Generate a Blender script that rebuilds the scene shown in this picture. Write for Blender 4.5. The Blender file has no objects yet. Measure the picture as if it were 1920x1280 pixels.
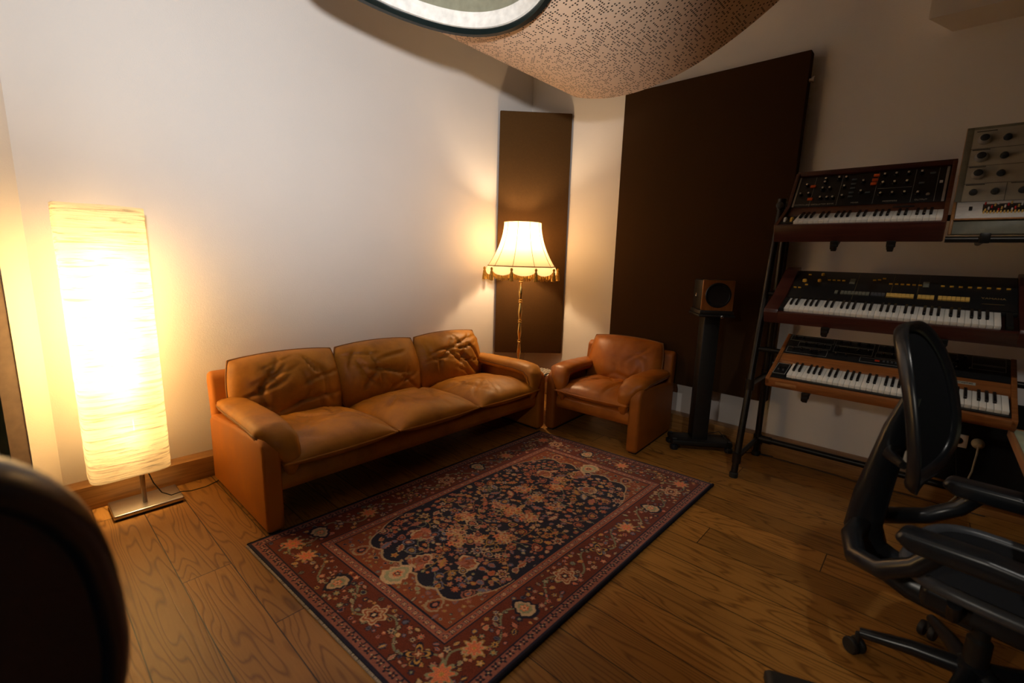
import bpy, bmesh, math, random
import numpy as np
from mathutils import Matrix, Vector, noise
random.seed(7); rng = np.random.default_rng(11)
SC = bpy.context.scene; COL = SC.collection
PI = math.pi
def R(a): return math.radians(a)

# ------------------------------------------------------------------ materials
def nodes(name):
    m = bpy.data.materials.new(name); m.use_nodes = True
    nt = m.node_tree; nt.nodes.clear()
    o = nt.nodes.new('ShaderNodeOutputMaterial'); b = nt.nodes.new('ShaderNodeBsdfPrincipled')
    nt.links.new(b.outputs[0], o.inputs[0])
    return m, nt, b, o
def N(nt, t, **kw):
    n = nt.nodes.new('ShaderNode' + t)
    for k, v in kw.items():
        if k in n.inputs.keys(): n.inputs[k].default_value = v
        else: setattr(n, k, v)
    return n
def rgba(c): return (c[0], c[1], c[2], 1)
def ramp(nt, fac, stops):
    r = nt.nodes.new('ShaderNodeValToRGB'); e = r.color_ramp.elements
    while len(e) < len(stops): e.new(.5)
    for q, (p, c) in zip(e, stops): q.position = p; q.color = rgba(c)
    nt.links.new(fac, r.inputs[0]); return r
def coords(nt, scale=(1, 1, 1), kind='Object', rot=(0, 0, 0)):
    t = nt.nodes.new('ShaderNodeTexCoord'); m = nt.nodes.new('ShaderNodeMapping')
    m.inputs['Scale'].default_value = scale; m.inputs['Rotation'].default_value = rot
    nt.links.new(t.outputs[kind], m.inputs[0]); return m.outputs[0]
def bump(nt, b, h, strength=.3, dist=.01):
    n = nt.nodes.new('ShaderNodeBump'); n.inputs['Strength'].default_value = strength
    n.inputs['Distance'].default_value = dist
    nt.links.new(h, n.inputs['Height']); nt.links.new(n.outputs[0], b.inputs['Normal'])
def plain(name, c, rough=.5, metal=0., spec=.5, var=.12, scale=30., bmp=0., coat=0.):
    m, nt, b, o = nodes(name)
    v = coords(nt)
    n = N(nt, 'TexNoise', Scale=scale, Detail=4.); nt.links.new(v, n.inputs['Vector'])
    r = ramp(nt, n.outputs[0], [(.3, [x*(1-var) for x in c]), (.7, [min(1, x*(1+var)) for x in c])])
    nt.links.new(r.outputs[0], b.inputs['Base Color'])
    b.inputs['Roughness'].default_value = rough; b.inputs['Metallic'].default_value = metal
    b.inputs['Specular IOR Level'].default_value = spec
    if coat: b.inputs['Coat Weight'].default_value = coat
    if bmp: bump(nt, b, n.outputs[0], bmp, .003)
    return m
def plaster(name, c, bs=.25):
    m, nt, b, o = nodes(name); v = coords(nt)
    n = N(nt, 'TexNoise', Scale=2.5, Detail=3.); nt.links.new(v, n.inputs['Vector'])
    r = ramp(nt, n.outputs[0], [(.3, [x*.97 for x in c]), (.7, c)])
    nt.links.new(r.outputs[0], b.inputs['Base Color']); b.inputs['Roughness'].default_value = .9
    b.inputs['Specular IOR Level'].default_value = .15
    n2 = N(nt, 'TexNoise', Scale=160., Detail=3.); nt.links.new(v, n2.inputs['Vector'])
    bump(nt, b, n2.outputs[0], bs, .004); return m
def fabric(name, c, scale=500.):
    m, nt, b, o = nodes(name); v = coords(nt)
    n = N(nt, 'TexNoise', Scale=scale, Detail=2.); nt.links.new(v, n.inputs['Vector'])
    r = ramp(nt, n.outputs[0], [(.3, [x*.75 for x in c]), (.7, [x*1.2 for x in c])])
    nt.links.new(r.outputs[0], b.inputs['Base Color']); b.inputs['Roughness'].default_value = .95
    b.inputs['Specular IOR Level'].default_value = .1
    bump(nt, b, n.outputs[0], .3, .002); return m
def leather(name, c, rough=.42, patina=.35):
    m, nt, b, o = nodes(name); v = coords(nt)
    n = N(nt, 'TexNoise', Scale=5., Detail=5., Roughness=.6); nt.links.new(v, n.inputs['Vector'])
    r = ramp(nt, n.outputs[0], [(.28, [c[0]*(1-patina), c[1]*(1-patina*1.15), c[2]*(1-patina)]), (.55, c), (.8, [c[0]*1.2, c[1]*1.28, c[2]*1.4])])
    nt.links.new(r.outputs[0], b.inputs['Base Color'])
    rr = N(nt, 'MapRange'); rr.inputs['To Min'].default_value = rough-.08; rr.inputs['To Max'].default_value = rough+.18
    nt.links.new(n.outputs[0], rr.inputs[0]); nt.links.new(rr.outputs[0], b.inputs['Roughness'])
    b.inputs['Specular IOR Level'].default_value = .35
    w = N(nt, 'TexNoise', noise_type='RIDGED_MULTIFRACTAL', Scale=5., Detail=4., Distortion=1.0); nt.links.new(v, w.inputs['Vector'])
    g = N(nt, 'TexVoronoi', Scale=170.); nt.links.new(v, g.inputs['Vector'])
    a = N(nt, 'Math', operation='MULTIPLY_ADD'); nt.links.new(g.outputs['Distance'], a.inputs[0]); a.inputs[1].default_value = .12
    nt.links.new(w.outputs[0], a.inputs[2])
    bump(nt, b, a.outputs[0], -.45, .014); return m
def wood(name, c1, c2, scale=(1., 14., 14.), rough=.4, rings=6.):
    m, nt, b, o = nodes(name); v = coords(nt, scale)
    n = N(nt, 'TexNoise', Scale=3., Detail=6., Distortion=.8); nt.links.new(v, n.inputs['Vector'])
    r = ramp(nt, n.outputs[0], [(.25, c1), (.5, [(a+q)/2 for a, q in zip(c1, c2)]), (.75, c2)])
    nt.links.new(r.outputs[0], b.inputs['Base Color']); b.inputs['Roughness'].default_value = rough
    bump(nt, b, n.outputs[0], .15, .002); return m
def floor_mat():
    m, nt, b, o = nodes('oak_planks')
    PW, PL, OFF = .187, 1.9, .187*.98
    t = nt.nodes.new('ShaderNodeTexCoord'); s = N(nt, 'SeparateXYZ'); nt.links.new(t.outputs['Object'], s.inputs[0])
    def M(op, a, c=None, d=None):
        q = N(nt, 'Math', operation=op)
        for i, z in enumerate((a, c, d)):
            if z is None: continue
            if isinstance(z, (int, float)): q.inputs[i].default_value = z
            else: nt.links.new(z, q.inputs[i])
        return q.outputs[0]
    yy = M('DIVIDE', M('SUBTRACT', s.outputs['Y'], OFF), PW); row = M('FLOOR', yy); fy = M('SUBTRACT', yy, row)
    wn = N(nt, 'TexWhiteNoise', noise_dimensions='1D'); nt.links.new(row, wn.inputs['W'])
    xx = M('ADD', M('DIVIDE', s.outputs['X'], PL), wn.outputs['Value']); colm = M('FLOOR', xx); fx = M('SUBTRACT', xx, colm)
    pid = M('ADD', M('MULTIPLY', row, 13.7), M('MULTIPLY', colm, 7.31))
    w2 = N(nt, 'TexWhiteNoise', noise_dimensions='1D'); nt.links.new(pid, w2.inputs['W'])
    cv = N(nt, 'CombineXYZ')
    nt.links.new(M('MULTIPLY_ADD', w2.outputs['Value'], 37., M('MULTIPLY', s.outputs['X'], .55)), cv.inputs[0])
    nt.links.new(M('MULTIPLY_ADD', w2.outputs['Value'], 11., M('MULTIPLY', s.outputs['Y'], 4.2)), cv.inputs[1])
    nt.links.new(M('MULTIPLY', w2.outputs['Value'], 5.), cv.inputs[2])
    base = N(nt, 'TexNoise', Scale=1.5, Detail=2., Roughness=.45); nt.links.new(cv.outputs[0], base.inputs['Vector'])
    # contour lines of a stretched noise = cathedral grain
    gr = M('FRACT', M('MULTIPLY', base.outputs[0], 21.)); tri = M('ABSOLUTE', M('SUBTRACT', gr, .5))
    fine = N(nt, 'TexNoise', Scale=1., Detail=5., Roughness=.7)
    mp = N(nt, 'Mapping'); mp.inputs['Scale'].default_value = (6., 130., 1.); nt.links.new(t.outputs['Object'], mp.inputs[0]); nt.links.new(mp.outputs[0], fine.inputs['Vector'])
    g = M('ADD', M('MINIMUM', M('MULTIPLY', tri, 2.6), .55), M('MULTIPLY', fine.outputs[0], .55))
    r = ramp(nt, g, [(.22, (.165, .067, .013)), (.55, (.27, .115, .020)), (1.0, (.40, .19, .040))])
    hs = N(nt, 'HueSaturation'); nt.links.new(r.outputs[0], hs.inputs['Color'])
    nt.links.new(M('MULTIPLY_ADD', w2.outputs['Value'], .45, .75), hs.inputs['Value'])
    ey = M('MULTIPLY', M('MINIMUM', fy, M('SUBTRACT', 1., fy)), PW); ex = M('MULTIPLY', M('MINIMUM', fx, M('SUBTRACT', 1., fx)), PL)
    seam = M('LESS_THAN', M('MINIMUM', ey, ex), .0021)
    mx = N(nt, 'MixRGB'); nt.links.new(seam, mx.inputs[0]); nt.links.new(hs.outputs[0], mx.inputs[1]); mx.inputs[2].default_value = (.03, .013, .005, 1)
    kn = N(nt, 'TexVoronoi', Scale=2.3, Randomness=1.); nt.links.new(t.outputs['Object'], kn.inputs['Vector'])
    kd = M('LESS_THAN', kn.outputs['Distance'], .022)
    mk = N(nt, 'MixRGB'); nt.links.new(kd, mk.inputs[0]); nt.links.new(mx.outputs[0], mk.inputs[1]); mk.inputs[2].default_value = (.05, .02, .007, 1)
    nt.links.new(mk.outputs[0], b.inputs['Base Color'])
    b.inputs['Roughness'].default_value = .42; b.inputs['Specular IOR Level'].default_value = .4
    hh = M('SUBTRACT', g, M('MULTIPLY', seam, 3.)); bump(nt, b, hh, .12, .004)
    return m
def paper_mat(name, c, trans, crinkle=True, transp=.3):
    m = bpy.data.materials.new(name); m.use_nodes = True; nt = m.node_tree; nt.nodes.clear()
    o = N(nt, 'OutputMaterial'); d = N(nt, 'BsdfDiffuse'); t = N(nt, 'BsdfTranslucent'); p = N(nt, 'BsdfTransparent')
    a = N(nt, 'MixShader'); a.inputs[0].default_value = trans; c2 = N(nt, 'MixShader'); c2.inputs[0].default_value = transp
    v = coords(nt, (2., 2., 34.)); n = N(nt, 'TexNoise', Scale=2.2, Detail=5., Roughness=.7, Distortion=.6); nt.links.new(v, n.inputs['Vector'])
    if crinkle:
        r = ramp(nt, n.outputs[0], [(.36, [x*.45 for x in c]), (.5, c), (.7, [min(1, x*1.08) for x in c])])
        bp = N(nt, 'Bump', Strength=.5, Distance=.01); nt.links.new(n.outputs[0], bp.inputs['Height'])
        nt.links.new(bp.outputs[0], d.inputs['Normal']); nt.links.new(bp.outputs[0], t.inputs['Normal'])
    else: r = ramp(nt, n.outputs[0], [(.3, [x*.95 for x in c]), (.7, c)])
    for q in (d, t): nt.links.new(r.outputs[0], q.inputs['Color'])
    p.inputs['Color'].default_value = (1, .86, .62, 1)
    nt.links.new(d.outputs[0], a.inputs[1]); nt.links.new(t.outputs[0], a.inputs[2])
    nt.links.new(a.outputs[0], c2.inputs[1]); nt.links.new(p.outputs[0], c2.inputs[2]); nt.links.new(c2.outputs[0], o.inputs[0])
    return m
def perf_mat():
    m, nt, b, o = nodes('perforated_board')
    uv = N(nt, 'UVMap', uv_map='UVMap')
    sc = N(nt, 'VectorMath', operation='SCALE'); sc.inputs['Scale'].default_value = 1/.0165; nt.links.new(uv.outputs[0], sc.inputs[0])
    fl = N(nt, 'VectorMath', operation='FLOOR'); nt.links.new(sc.outputs[0], fl.inputs[0])
    fr = N(nt, 'VectorMath', operation='SUBTRACT'); nt.links.new(sc.outputs[0], fr.inputs[0]); nt.links.new(fl.outputs[0], fr.inputs[1])
    ce = N(nt, 'VectorMath', operation='SUBTRACT'); nt.links.new(fr.outputs[0], ce.inputs[0]); ce.inputs[1].default_value = (.5, .5, 0)
    ln = N(nt, 'VectorMath', operation='LENGTH'); nt.links.new(ce.outputs[0], ln.inputs[0])
    lt = N(nt, 'Math', operation='LESS_THAN'); nt.links.new(ln.outputs['Value'], lt.inputs[0]); lt.inputs[1].default_value = .31
    wn = N(nt, 'TexWhiteNoise', noise_dimensions='2D'); nt.links.new(fl.outputs[0], wn.inputs['Vector'])
    l2 = N(nt, 'Math', operation='LESS_THAN'); nt.links.new(wn.outputs['Value'], l2.inputs[0]); l2.inputs[1].default_value = .43
    mu = N(nt, 'Math', operation='MULTIPLY'); nt.links.new(lt.outputs[0], mu.inputs[0]); nt.links.new(l2.outputs[0], mu.inputs[1])
    mx = N(nt, 'MixRGB'); nt.links.new(mu.outputs[0], mx.inputs[0]); mx.inputs[1].default_value = (.72, .53, .385, 1); mx.inputs[2].default_value = (.012, .008, .006, 1)
    nt.links.new(mx.outputs[0], b.inputs['Base Color']); b.inputs['Roughness'].default_value = .6
    b.inputs['Specular IOR Level'].default_value = .25
    return m
def zebra_mat():
    m, nt, b, o = nodes('zebra_hide'); v = coords(nt, (1, 1, 1))
    w = N(nt, 'TexWave', Scale=11., Distortion=5., Detail=2.); w.inputs['Detail Scale'].default_value = 1.2
    nt.links.new(v, w.inputs['Vector'])
    r = ramp(nt, w.outputs[0], [(.46, (.012, .01, .009)), (.54, (.75, .68, .56))]); nt.links.new(r.outputs[0], b.inputs['Base Color'])
    b.inputs['Roughness'].default_value = .8; return m
def glass_amber():
    m, nt, b, o = nodes('amber_glass'); b.inputs['Base Color'].default_value = (.30, .15, .045, 1)
    b.inputs['Roughness'].default_value = .35; b.inputs['Transmission Weight'].default_value = .35
    n = N(nt, 'TexNoise', Scale=6.); nt.links.new(coords(nt), n.inputs['Vector']); bump(nt, b, n.outputs[0], .1, .004); return m
def rug_mat():
    m, nt, b, o = nodes('knotted_wool'); a = N(nt, 'Attribute', attribute_name='pattern')
    n = N(nt, 'TexNoise', Scale=260., Detail=3.); nt.links.new(coords(nt), n.inputs['Vector'])
    r = ramp(nt, n.outputs[0], [(.3, (.72, .72, .72)), (.7, (1.15, 1.15, 1.15))])
    mx = N(nt, 'MixRGB', blend_type='MULTIPLY'); mx.inputs[0].default_value = 1.; nt.links.new(a.outputs['Color'], mx.inputs[1]); nt.links.new(r.outputs[0], mx.inputs[2])
    nt.links.new(mx.outputs[0], b.inputs['Base Color']); b.inputs['Roughness'].default_value = .95; b.inputs['Specular IOR Level'].default_value = .1
    b.inputs['Sheen Weight'].default_value = .15
    bump(nt, b, n.outputs[0], .5, .004); return m

M = dict(
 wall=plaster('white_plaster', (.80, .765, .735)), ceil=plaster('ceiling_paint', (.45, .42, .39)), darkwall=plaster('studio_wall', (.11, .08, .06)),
 soffit=plaster('painted_board', (.74, .68, .62), .08),
 floor=floor_mat(), base=wood('oak_baseboard', (.20, .09, .025), (.40, .20, .06), (1.2, 20, 20), .4), base_y=wood('oak_baseboard_long', (.20, .09, .025), (.40, .20, .06), (20, 1.2, 20), .4),
 panel=fabric('brown_acoustic_cloth', (.105, .052, .017)), panel2=fabric('dark_acoustic_cloth', (.052, .025, .010)), felt=fabric('black_felt', (.012, .011, .010), 300),
 leather=leather('cognac_leather', (.52, .215, .022)), leather2=leather('saddle_leather', (.42, .128, .014), .34), hide=leather('smooth_leather', (.50, .165, .013), .5, .12), hide2=leather('smooth_saddle_leather', (.34, .10, .010), .45, .15),
 piping=leather('leather_piping', (.27, .11, .025), .45), glide=plain('dark_plinth', (.015, .012, .01), .7),
 paper=paper_mat('crinkled_paper', (.93, .84, .62), .62, True, .13), shade=paper_mat('pleated_silk', (.82, .66, .43), .55, False, .07), valance=paper_mat('cream_silk', (.88, .76, .52), .55, False, .12),
 steel=plain('brushed_steel', (.55, .52, .48), .32, 1., .5, .05, 200), brass=plain('polished_brass', (.78, .52, .17), .22, 1.), gold_fringe=plain('gold_fringe_thread', (.55, .27, .03), .7, 0, .3, .4, 120, .3),
 trim_br=plain('bronze_braid', (.30, .16, .04), .6), cord=plain('black_rubber', (.012, .011, .01), .6), white_cord=plain('white_cable', (.6, .56, .45), .5),
 perf=perf_mat(), gasket=plain('black_gasket', (.006, .012, .012), .25), whitering=plain('white_enamel', (.85, .84, .8), .35), tunnel=plain('grey_green_lacquer', (.26, .26, .19), .35), rimtan=plain('veneer_edge', (.62, .45, .26), .5),
 black=plain('black_powder_coat', (.014, .013, .012), .42, 0., .4), pipe=plain('black_steel_pipe', (.022, .019, .016), .38, .6), blackp=plain('black_panel', (.010, .010, .010), .4, 0, .4, .1), blackgloss=plain('black_gloss_plastic', (.012, .014, .017), .28),
 mesh=fabric('charcoal_mesh', (.020, .021, .024), 700), meshb=fabric('brown_black_mesh', (.085, .042, .026), 700), grey=plain('grey_plastic', (.07, .075, .085), .35),
 walnut=wood('walnut', (.060, .016, .008), (.13, .040, .016), (2, 24, 24), .38), walnut2=wood('mahogany', (.036, .008, .006), (.070, .017, .010), (2, 24, 24), .35), koa=wood('koa_wood', (.17, .055, .014), (.32, .115, .03), (2, 22, 22), .35), cherry=wood('cherry_veneer', (.22, .075, .018), (.36, .14, .035), (12, 12, 2), .3),
 ivory=plain('ivory_key', (.80, .77, .70), .3, 0, .5, .03), ebony=plain('ebony_key', (.010, .009, .009), .25), creamknob=plain('cream_knob', (.70, .62, .48), .4), white=plain('white_plastic', (.72, .70, .66), .4), line=plain('printed_line', (.34, .33, .30), .6), lettering=plain('printed_lettering', (.50, .46, .38), .6),
 orange=plain('orange_rocker', (.72, .11, .015), .4), blue=plain('blue_grey_rocker', (.10, .13, .15), .4), yellow=plain('yellow_tab', (.72, .47, .12), .45), olive=plain('olive_grey_tab', (.17, .165, .12), .5), amber=plain('amber_slider', (.75, .42, .05), .45), goldtext=plain('dull_gold_print', (.24, .165, .065), .5), red=plain('red_pin', (.6, .03, .03), .4), redled=plain('red_display', (.45, .035, .01), .3),
 alu=plain('aluminium_panel', (.36, .335, .27), .5, 0., .5, .06), alu2=plain('brushed_aluminium_edge', (.55, .54, .52), .35, .8), chrome=plain('chrome', (.7, .7, .7), .15, 1.), domeknob=plain('dark_dome_knob', (.035, .04, .045), .25), darktext=plain('dark_print', (.03, .03, .03), .6),
 cone=plain('speaker_cone', (.012, .011, .011), .6), zebra=zebra_mat(), amberglass=glass_amber(), casing=plain('brown_door_casing', (.17, .115, .085), .55), desk=plain('grey_green_desktop', (.42, .48, .33), .45), deskedge=wood('beech_edge', (.30, .13, .04), (.42, .2, .07), (14, 2, 14), .45),
 rug=rug_mat(), fringe=fabric('cotton_fringe', (.5, .42, .33), 400), binding=fabric('navy_binding', (.015, .013, .02), 400), socket=plain('white_socket', (.70, .62, .55), .4), wire=plain('bulb_wire', (.3, .3, .3), .4, 1.))

# ------------------------------------------------------------------ mesh builder
class MB:
    def __init__(self): self.v = []; self.f = []
    def add(self, vs, fs, mat=None):
        n = len(self.v)
        for p in vs:
            p = Vector(p); self.v.append(tuple(mat @ p) if mat else tuple(p))
        self.f += [tuple(i+n for i in q) for q in fs]; return self
    def box(self, c, s, bev=.0, seg=2, rot=None):
        bm = bmesh.new(); bmesh.ops.create_cube(bm, size=1)
        for v in bm.verts: v.co = Vector((v.co.x*s[0], v.co.y*s[1], v.co.z*s[2]))
        if bev: bmesh.ops.bevel(bm, geom=list(bm.edges), offset=min(bev, min(s)*.49), segments=seg, profile=.5, affect='EDGES')
        m = Matrix.Translation(c) @ (rot.to_4x4() if rot else Matrix.Identity(4))
        bm.verts.index_update(); self.add([v.co.copy() for v in bm.verts], [[v.index for v in f.verts] for f in bm.faces], m); bm.free(); return self
    def prism(self, poly, axis, a, b, bev=0., seg=2):      # poly: 2D outline in the two other axes
        def P(p, t):
            return {0: (t, p[0], p[1]), 1: (p[0], t, p[1]), 2: (p[0], p[1], t)}[axis]
        n = len(poly); vs = [P(p, a) for p in poly]+[P(p, b) for p in poly]
        fs = [list(range(n))[::-1], list(range(n, 2*n))]+[[i, (i+1) % n, n+(i+1) % n, n+i] for i in range(n)]
        bm = bmesh.new(); bv = [bm.verts.new(p) for p in vs]
        for f in fs: bm.faces.new([bv[i] for i in f])
        bmesh.ops.recalc_face_normals(bm, faces=bm.faces)
        if bev: bmesh.ops.bevel(bm, geom=list(bm.edges), offset=bev, segments=seg, profile=.5, affect='EDGES', clamp_overlap=True)
        bm.verts.index_update(); self.add([v.co.copy() for v in bm.verts], [[v.index for v in f.verts] for f in bm.faces]); bm.free(); return self
    def tube(self, pts, r, seg=10, closed=False, flat=1.):
        pts = [Vector(p) for p in pts]; n = len(pts); rs = r if isinstance(r, (list, tuple)) else [r]*n
        up = None; rings = []
        for i, p in enumerate(pts):
            a = pts[i-1] if (i or closed) else p; c = pts[(i+1) % n] if (i < n-1 or closed) else p
            t = (c-a).normalized()
            if up is None: up = t.orthogonal().normalized()
            else:
                up = up - t*up.dot(t); up = up.normalized() if up.length > 1e-6 else t.orthogonal().normalized()
            s = t.cross(up); rings.append([p+(up*math.cos(2*PI*k/seg)+s*math.sin(2*PI*k/seg)*flat)*rs[i] for k in range(seg)])
        vs = [q for g in rings for q in g]; fs = []
        for i in range(n if closed else n-1):
            j = (i+1) % n
            for k in range(seg): fs.append([i*seg+k, i*seg+(k+1) % seg, j*seg+(k+1) % seg, j*seg+k])
        if not closed: fs += [list(range(seg))[::-1], [(n-1)*seg+k for k in range(seg)]]
        return self.add(vs, fs)
    def lathe(self, prof, seg=24, mat=None, caps=True):
        vs = []; fs = []; n = len(prof)
        for r, z in prof: vs += [(r*math.cos(2*PI*k/seg), r*math.sin(2*PI*k/seg), z) for k in range(seg)]
        for i in range(n-1):
            for k in range(seg): fs.append([i*seg+k, i*seg+(k+1) % seg, (i+1)*seg+(k+1) % seg, (i+1)*seg+k])
        if caps: fs += [list(range(seg))[::-1], [(n-1)*seg+k for k in range(seg)]]
        return self.add(vs, fs, mat)
    def grid(self, fn, nu, nv, mat=None, wrap=False):
        vs = [fn(i/(nu-1), j/(nv-1)) for i in range(nu) for j in range(nv)]
        return self.add(vs, [[i*nv+j, (i+1)*nv+j, (i+1)*nv+j+1, i*nv+j+1] for i in range(nu-1) for j in range(nv-1)], mat)
def link(o, parent=None):
    COL.objects.link(o)
    if parent: o.parent = parent
    return o
def obj(name, mb, mat, parent=None, smooth=True, loc=None, rot=None, angle=40):
    me = bpy.data.meshes.new(name); me.from_pydata(mb.v, [], mb.f); me.validate(); me.update()
    bm = bmesh.new(); bm.from_mesh(me); bmesh.ops.recalc_face_normals(bm, faces=bm.faces)
    for f in bm.faces: f.smooth = smooth
    if smooth:
        for e in bm.edges:
            if len(e.link_faces) == 2 and e.calc_face_angle(0) > R(angle): e.smooth = False
    bm.to_mesh(me); bm.free()
    me.materials.append(M[mat]); o = bpy.data.objects.new(name, me)
    if loc: o.location = loc
    if rot: o.rotation_euler = rot
    return link(o, parent)
def inst(src, name, loc, parent, rot=None):
    o = src.copy(); o.name = name; o.location = loc
    if rot: o.rotation_euler = rot
    return link(o, parent)
def tag(o, label, cat, group=None):
    o['label'] = label; o['category'] = cat
    if group: o['group'] = group
    return o
def thing(name, label, cat, loc=(0, 0, 0), rot=(0, 0, 0), group=None):
    o = bpy.data.objects.new(name, None); o.empty_display_size = .1; link(o); o.location = loc; o.rotation_euler = rot
    return tag(o, label, cat, group)
def struct(name, mb, mat, **kw):
    o = obj(name, mb, mat, **kw); o['kind'] = 'structure'; return o
def text(name, s, size, mat, parent, loc, rot, align='CENTER', depth=.0004):
    c = bpy.data.curves.new(name, 'FONT'); c.body = s; c.size = size; c.align_x = align; c.align_y = 'CENTER'; c.extrude = depth
    t = bpy.data.objects.new(name+'_curve', c); COL.objects.link(t)
    dg = bpy.context.evaluated_depsgraph_get(); me = bpy.data.meshes.new_from_object(t.evaluated_get(dg))
    bpy.data.objects.remove(t); bpy.data.curves.remove(c); me.materials.clear(); me.materials.append(M[mat])
    o = bpy.data.objects.new(name, me); o.location = loc; o.rotation_euler = rot; return link(o, parent)

# ------------------------------------------------------------------ room
XA, YB, ZC = -3.29, 3.84, 3.55
struct('floor', MB().box((.1, .3, -.05), (7.2, 7.4, .1)), 'floor', smooth=False)
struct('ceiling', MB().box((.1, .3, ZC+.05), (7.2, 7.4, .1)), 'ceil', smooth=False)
struct('wall_left', MB().box((XA-.06, 2.02, ZC/2), (.12, 3.86, ZC)), 'wall', smooth=False)
struct('wall_back', MB().box((.1, YB+.06, ZC/2), (6.9, .12, ZC)), 'wall', smooth=False)
struct('wall_right', MB().box((3.5, .3, ZC/2), (.12, 7.2, ZC)), 'darkwall', smooth=False)
struct('wall_front', MB().box((.1, -3.2, ZC/2), (7.0, .12, ZC)), 'darkwall', smooth=False)
# splayed pier at the far left and the door beyond it
struct('wall_splay', MB().prism([(-3.41, .09), (-3.29, .095), (-3.148, -.002), (-3.22, -.075), (-3.41, -.075)], 2, 0, ZC), 'wall', smooth=False)
struct('wall_side', MB().box((-3.36, -2.15, ZC/2), (.1, 2.1, ZC)), 'darkwall', smooth=False)
d = struct('door_1', MB().prism([(-3.152, -.004), (-3.118, -.068), (-3.16, -.10), (-3.215, -.07)], 2, 0, ZC), 'casing', smooth=False)
g = struct('door_seal', MB().prism([(-3.116, -.070), (-3.110, -.098), (-3.18, -.11), (-3.17, -.08)], 2, 0, 2.4), 'gasket', smooth=False); g.parent = d
g = struct('door_pane', MB().box((-3.15, -.61, 1.2), (.03, 1.0, 2.4)), 'amberglass', smooth=False); g.parent = d
g = struct('door_lintel', MB().box((-3.2, -.61, 2.99), (.12, 1.0, 1.12)), 'darkwall', smooth=False); g.parent = d
struct('baseboard_left', MB().box((-3.235, 1.93, .067), (.11, 3.82, .134), .003), 'base_y')
struct('baseboard_back', MB().box((.13, 3.785, .067), (6.62, .11, .134), .003), 'base')
# boxed-in duct high on the back wall (top right)
s = MB().prism([(-.235, 3.58), (3.3, 3.58), (3.3, 3.84), (-.135, 3.84)], 2, 2.755, 3.55)
trim = struct('trim_1', s, 'soffit', smooth=False)
g = struct('trim_groove', MB().box((1.55, 3.578, 2.90), (3.5, .006, .008)), 'casing', smooth=False); g.parent = trim
g = struct('trim_shade', MB().box((1.75, 3.70, 2.752), (3.0, .15, .012)), 'casing', smooth=False); g.parent = trim  # thin brown strip: shade on the duct's underside put into colour

# ------------------------------------------------------------------ acoustic panels
p = thing('sound_absorber', 'tall narrow brown fabric acoustic panel across the room corner behind the tassel lamp', 'acoustic panel', (-3.008, 3.572, 0), (0, 0, R(45)))
obj('fabric_face', MB().box((0, .026, 1.605), (.685, .05, 2.32), .008), 'panel', p)
for sx in (-.2, .2): obj('mounting_bracket', MB().box((sx, .07, 2.3), (.06, .04, .08)), 'black', p)
p = thing('sound_absorber', 'large dark brown fabric acoustic panel on the back wall behind the armchair and speaker', 'acoustic panel', (-1.49, 3.73, 0))
obj('fabric_face', MB().box((0, .04, 1.6), (1.355, .08, 2.4), .008), 'panel2', p)
for z in (2.62, .7):
    obj('mounting_bolt', MB().lathe([(.012, 0), (.012, .02), (.02, .022), (.02, .032)], 12, Matrix.Translation((.675, .03, z)) @ Matrix.Rotation(PI/2, 4, 'Y')), 'steel', p)
obj('standoff', MB().box((0, .095, 2.4), (.2, .03, .06)), 'black', p); obj('standoff', MB().box((0, .095, .9), (.2, .03, .06)), 'black', p)

# ------------------------------------------------------------------ ceiling cloud
CX, CY, CR = -1.72, 1.38, .53
def zc(x): return 2.59+.35*(x+1.85)**2
def cm(x, y, z): k = 1.0-.2*(y-1.4)/1.8; return (x*k, y*k, 1.4+(z-1.4)*k)      # the sheet dips towards the corner
cl = thing('acoustic_cloud', 'curved beige perforated sound diffuser sheet with a round port hanging over the room', 'acoustic ceiling cloud', (0, 0, 0))
x0, x1, y0, y1 = -2.30, -.40, .80, 3.20; nx, ny = 120, 130
arc = [0]; xs = [x0+(x1-x0)*i/(nx-1) for i in range(nx)]
for i in range(1, nx): arc.append(arc[-1]+math.hypot(xs[i]-xs[i-1], zc(xs[i])-zc(xs[i-1])))
vs = []; uvs = []; T = .012
for lay in (0, T):
    for i, x in enumerate(xs):
        for j in range(ny):
            y = y0+(y1-y0)*j/(ny-1); vs.append(cm(x, y, zc(x)+lay)); uvs.append((arc[i], y))
fs = []; n1 = nx*ny
keep = {}
for i in range(nx-1):
    for j in range(ny-1):
        xm = (xs[i]+xs[i+1])/2; ym = y0+(y1-y0)*(j+.5)/(ny-1)
        if math.hypot(xm-CX, ym-CY) < CR-.012: continue
        if xm < CX and ym < CY and math.hypot(xm-CX, ym-CY) > CR+.04: continue
        keep[(i, j)] = 1; a = i*ny+j; q = [a, a+1, a+ny+1, a+ny]
        fs.append(q); fs.append([k+n1 for k in q[::-1]])
for (i, j) in keep:
    a = i*ny+j
    for (di, dj, e) in ((-1, 0, (a+1, a)), (1, 0, (a+ny, a+ny+1)), (0, -1, (a, a+ny)), (0, 1, (a+ny+1, a+1))):
        if (i+di, j+dj) not in keep: fs.append([e[0], e[1], e[1]+n1, e[0]+n1])
me = bpy.data.meshes.new('perforated_sheet'); me.from_pydata(vs, [], fs); me.update()
ul = me.uv_layers.new(name='UVMap')
li = np.empty(len(me.loops), dtype=np.int32); me.loops.foreach_get('vertex_index', li)
ul.data.foreach_set('uv', np.array(uvs, dtype=np.float32)[li].ravel())
me.polygons.foreach_set('use_smooth', [False]*len(me.polygons)); me.materials.append(M['perf'])
link(bpy.data.objects.new('perforated_sheet', me), cl)
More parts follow.
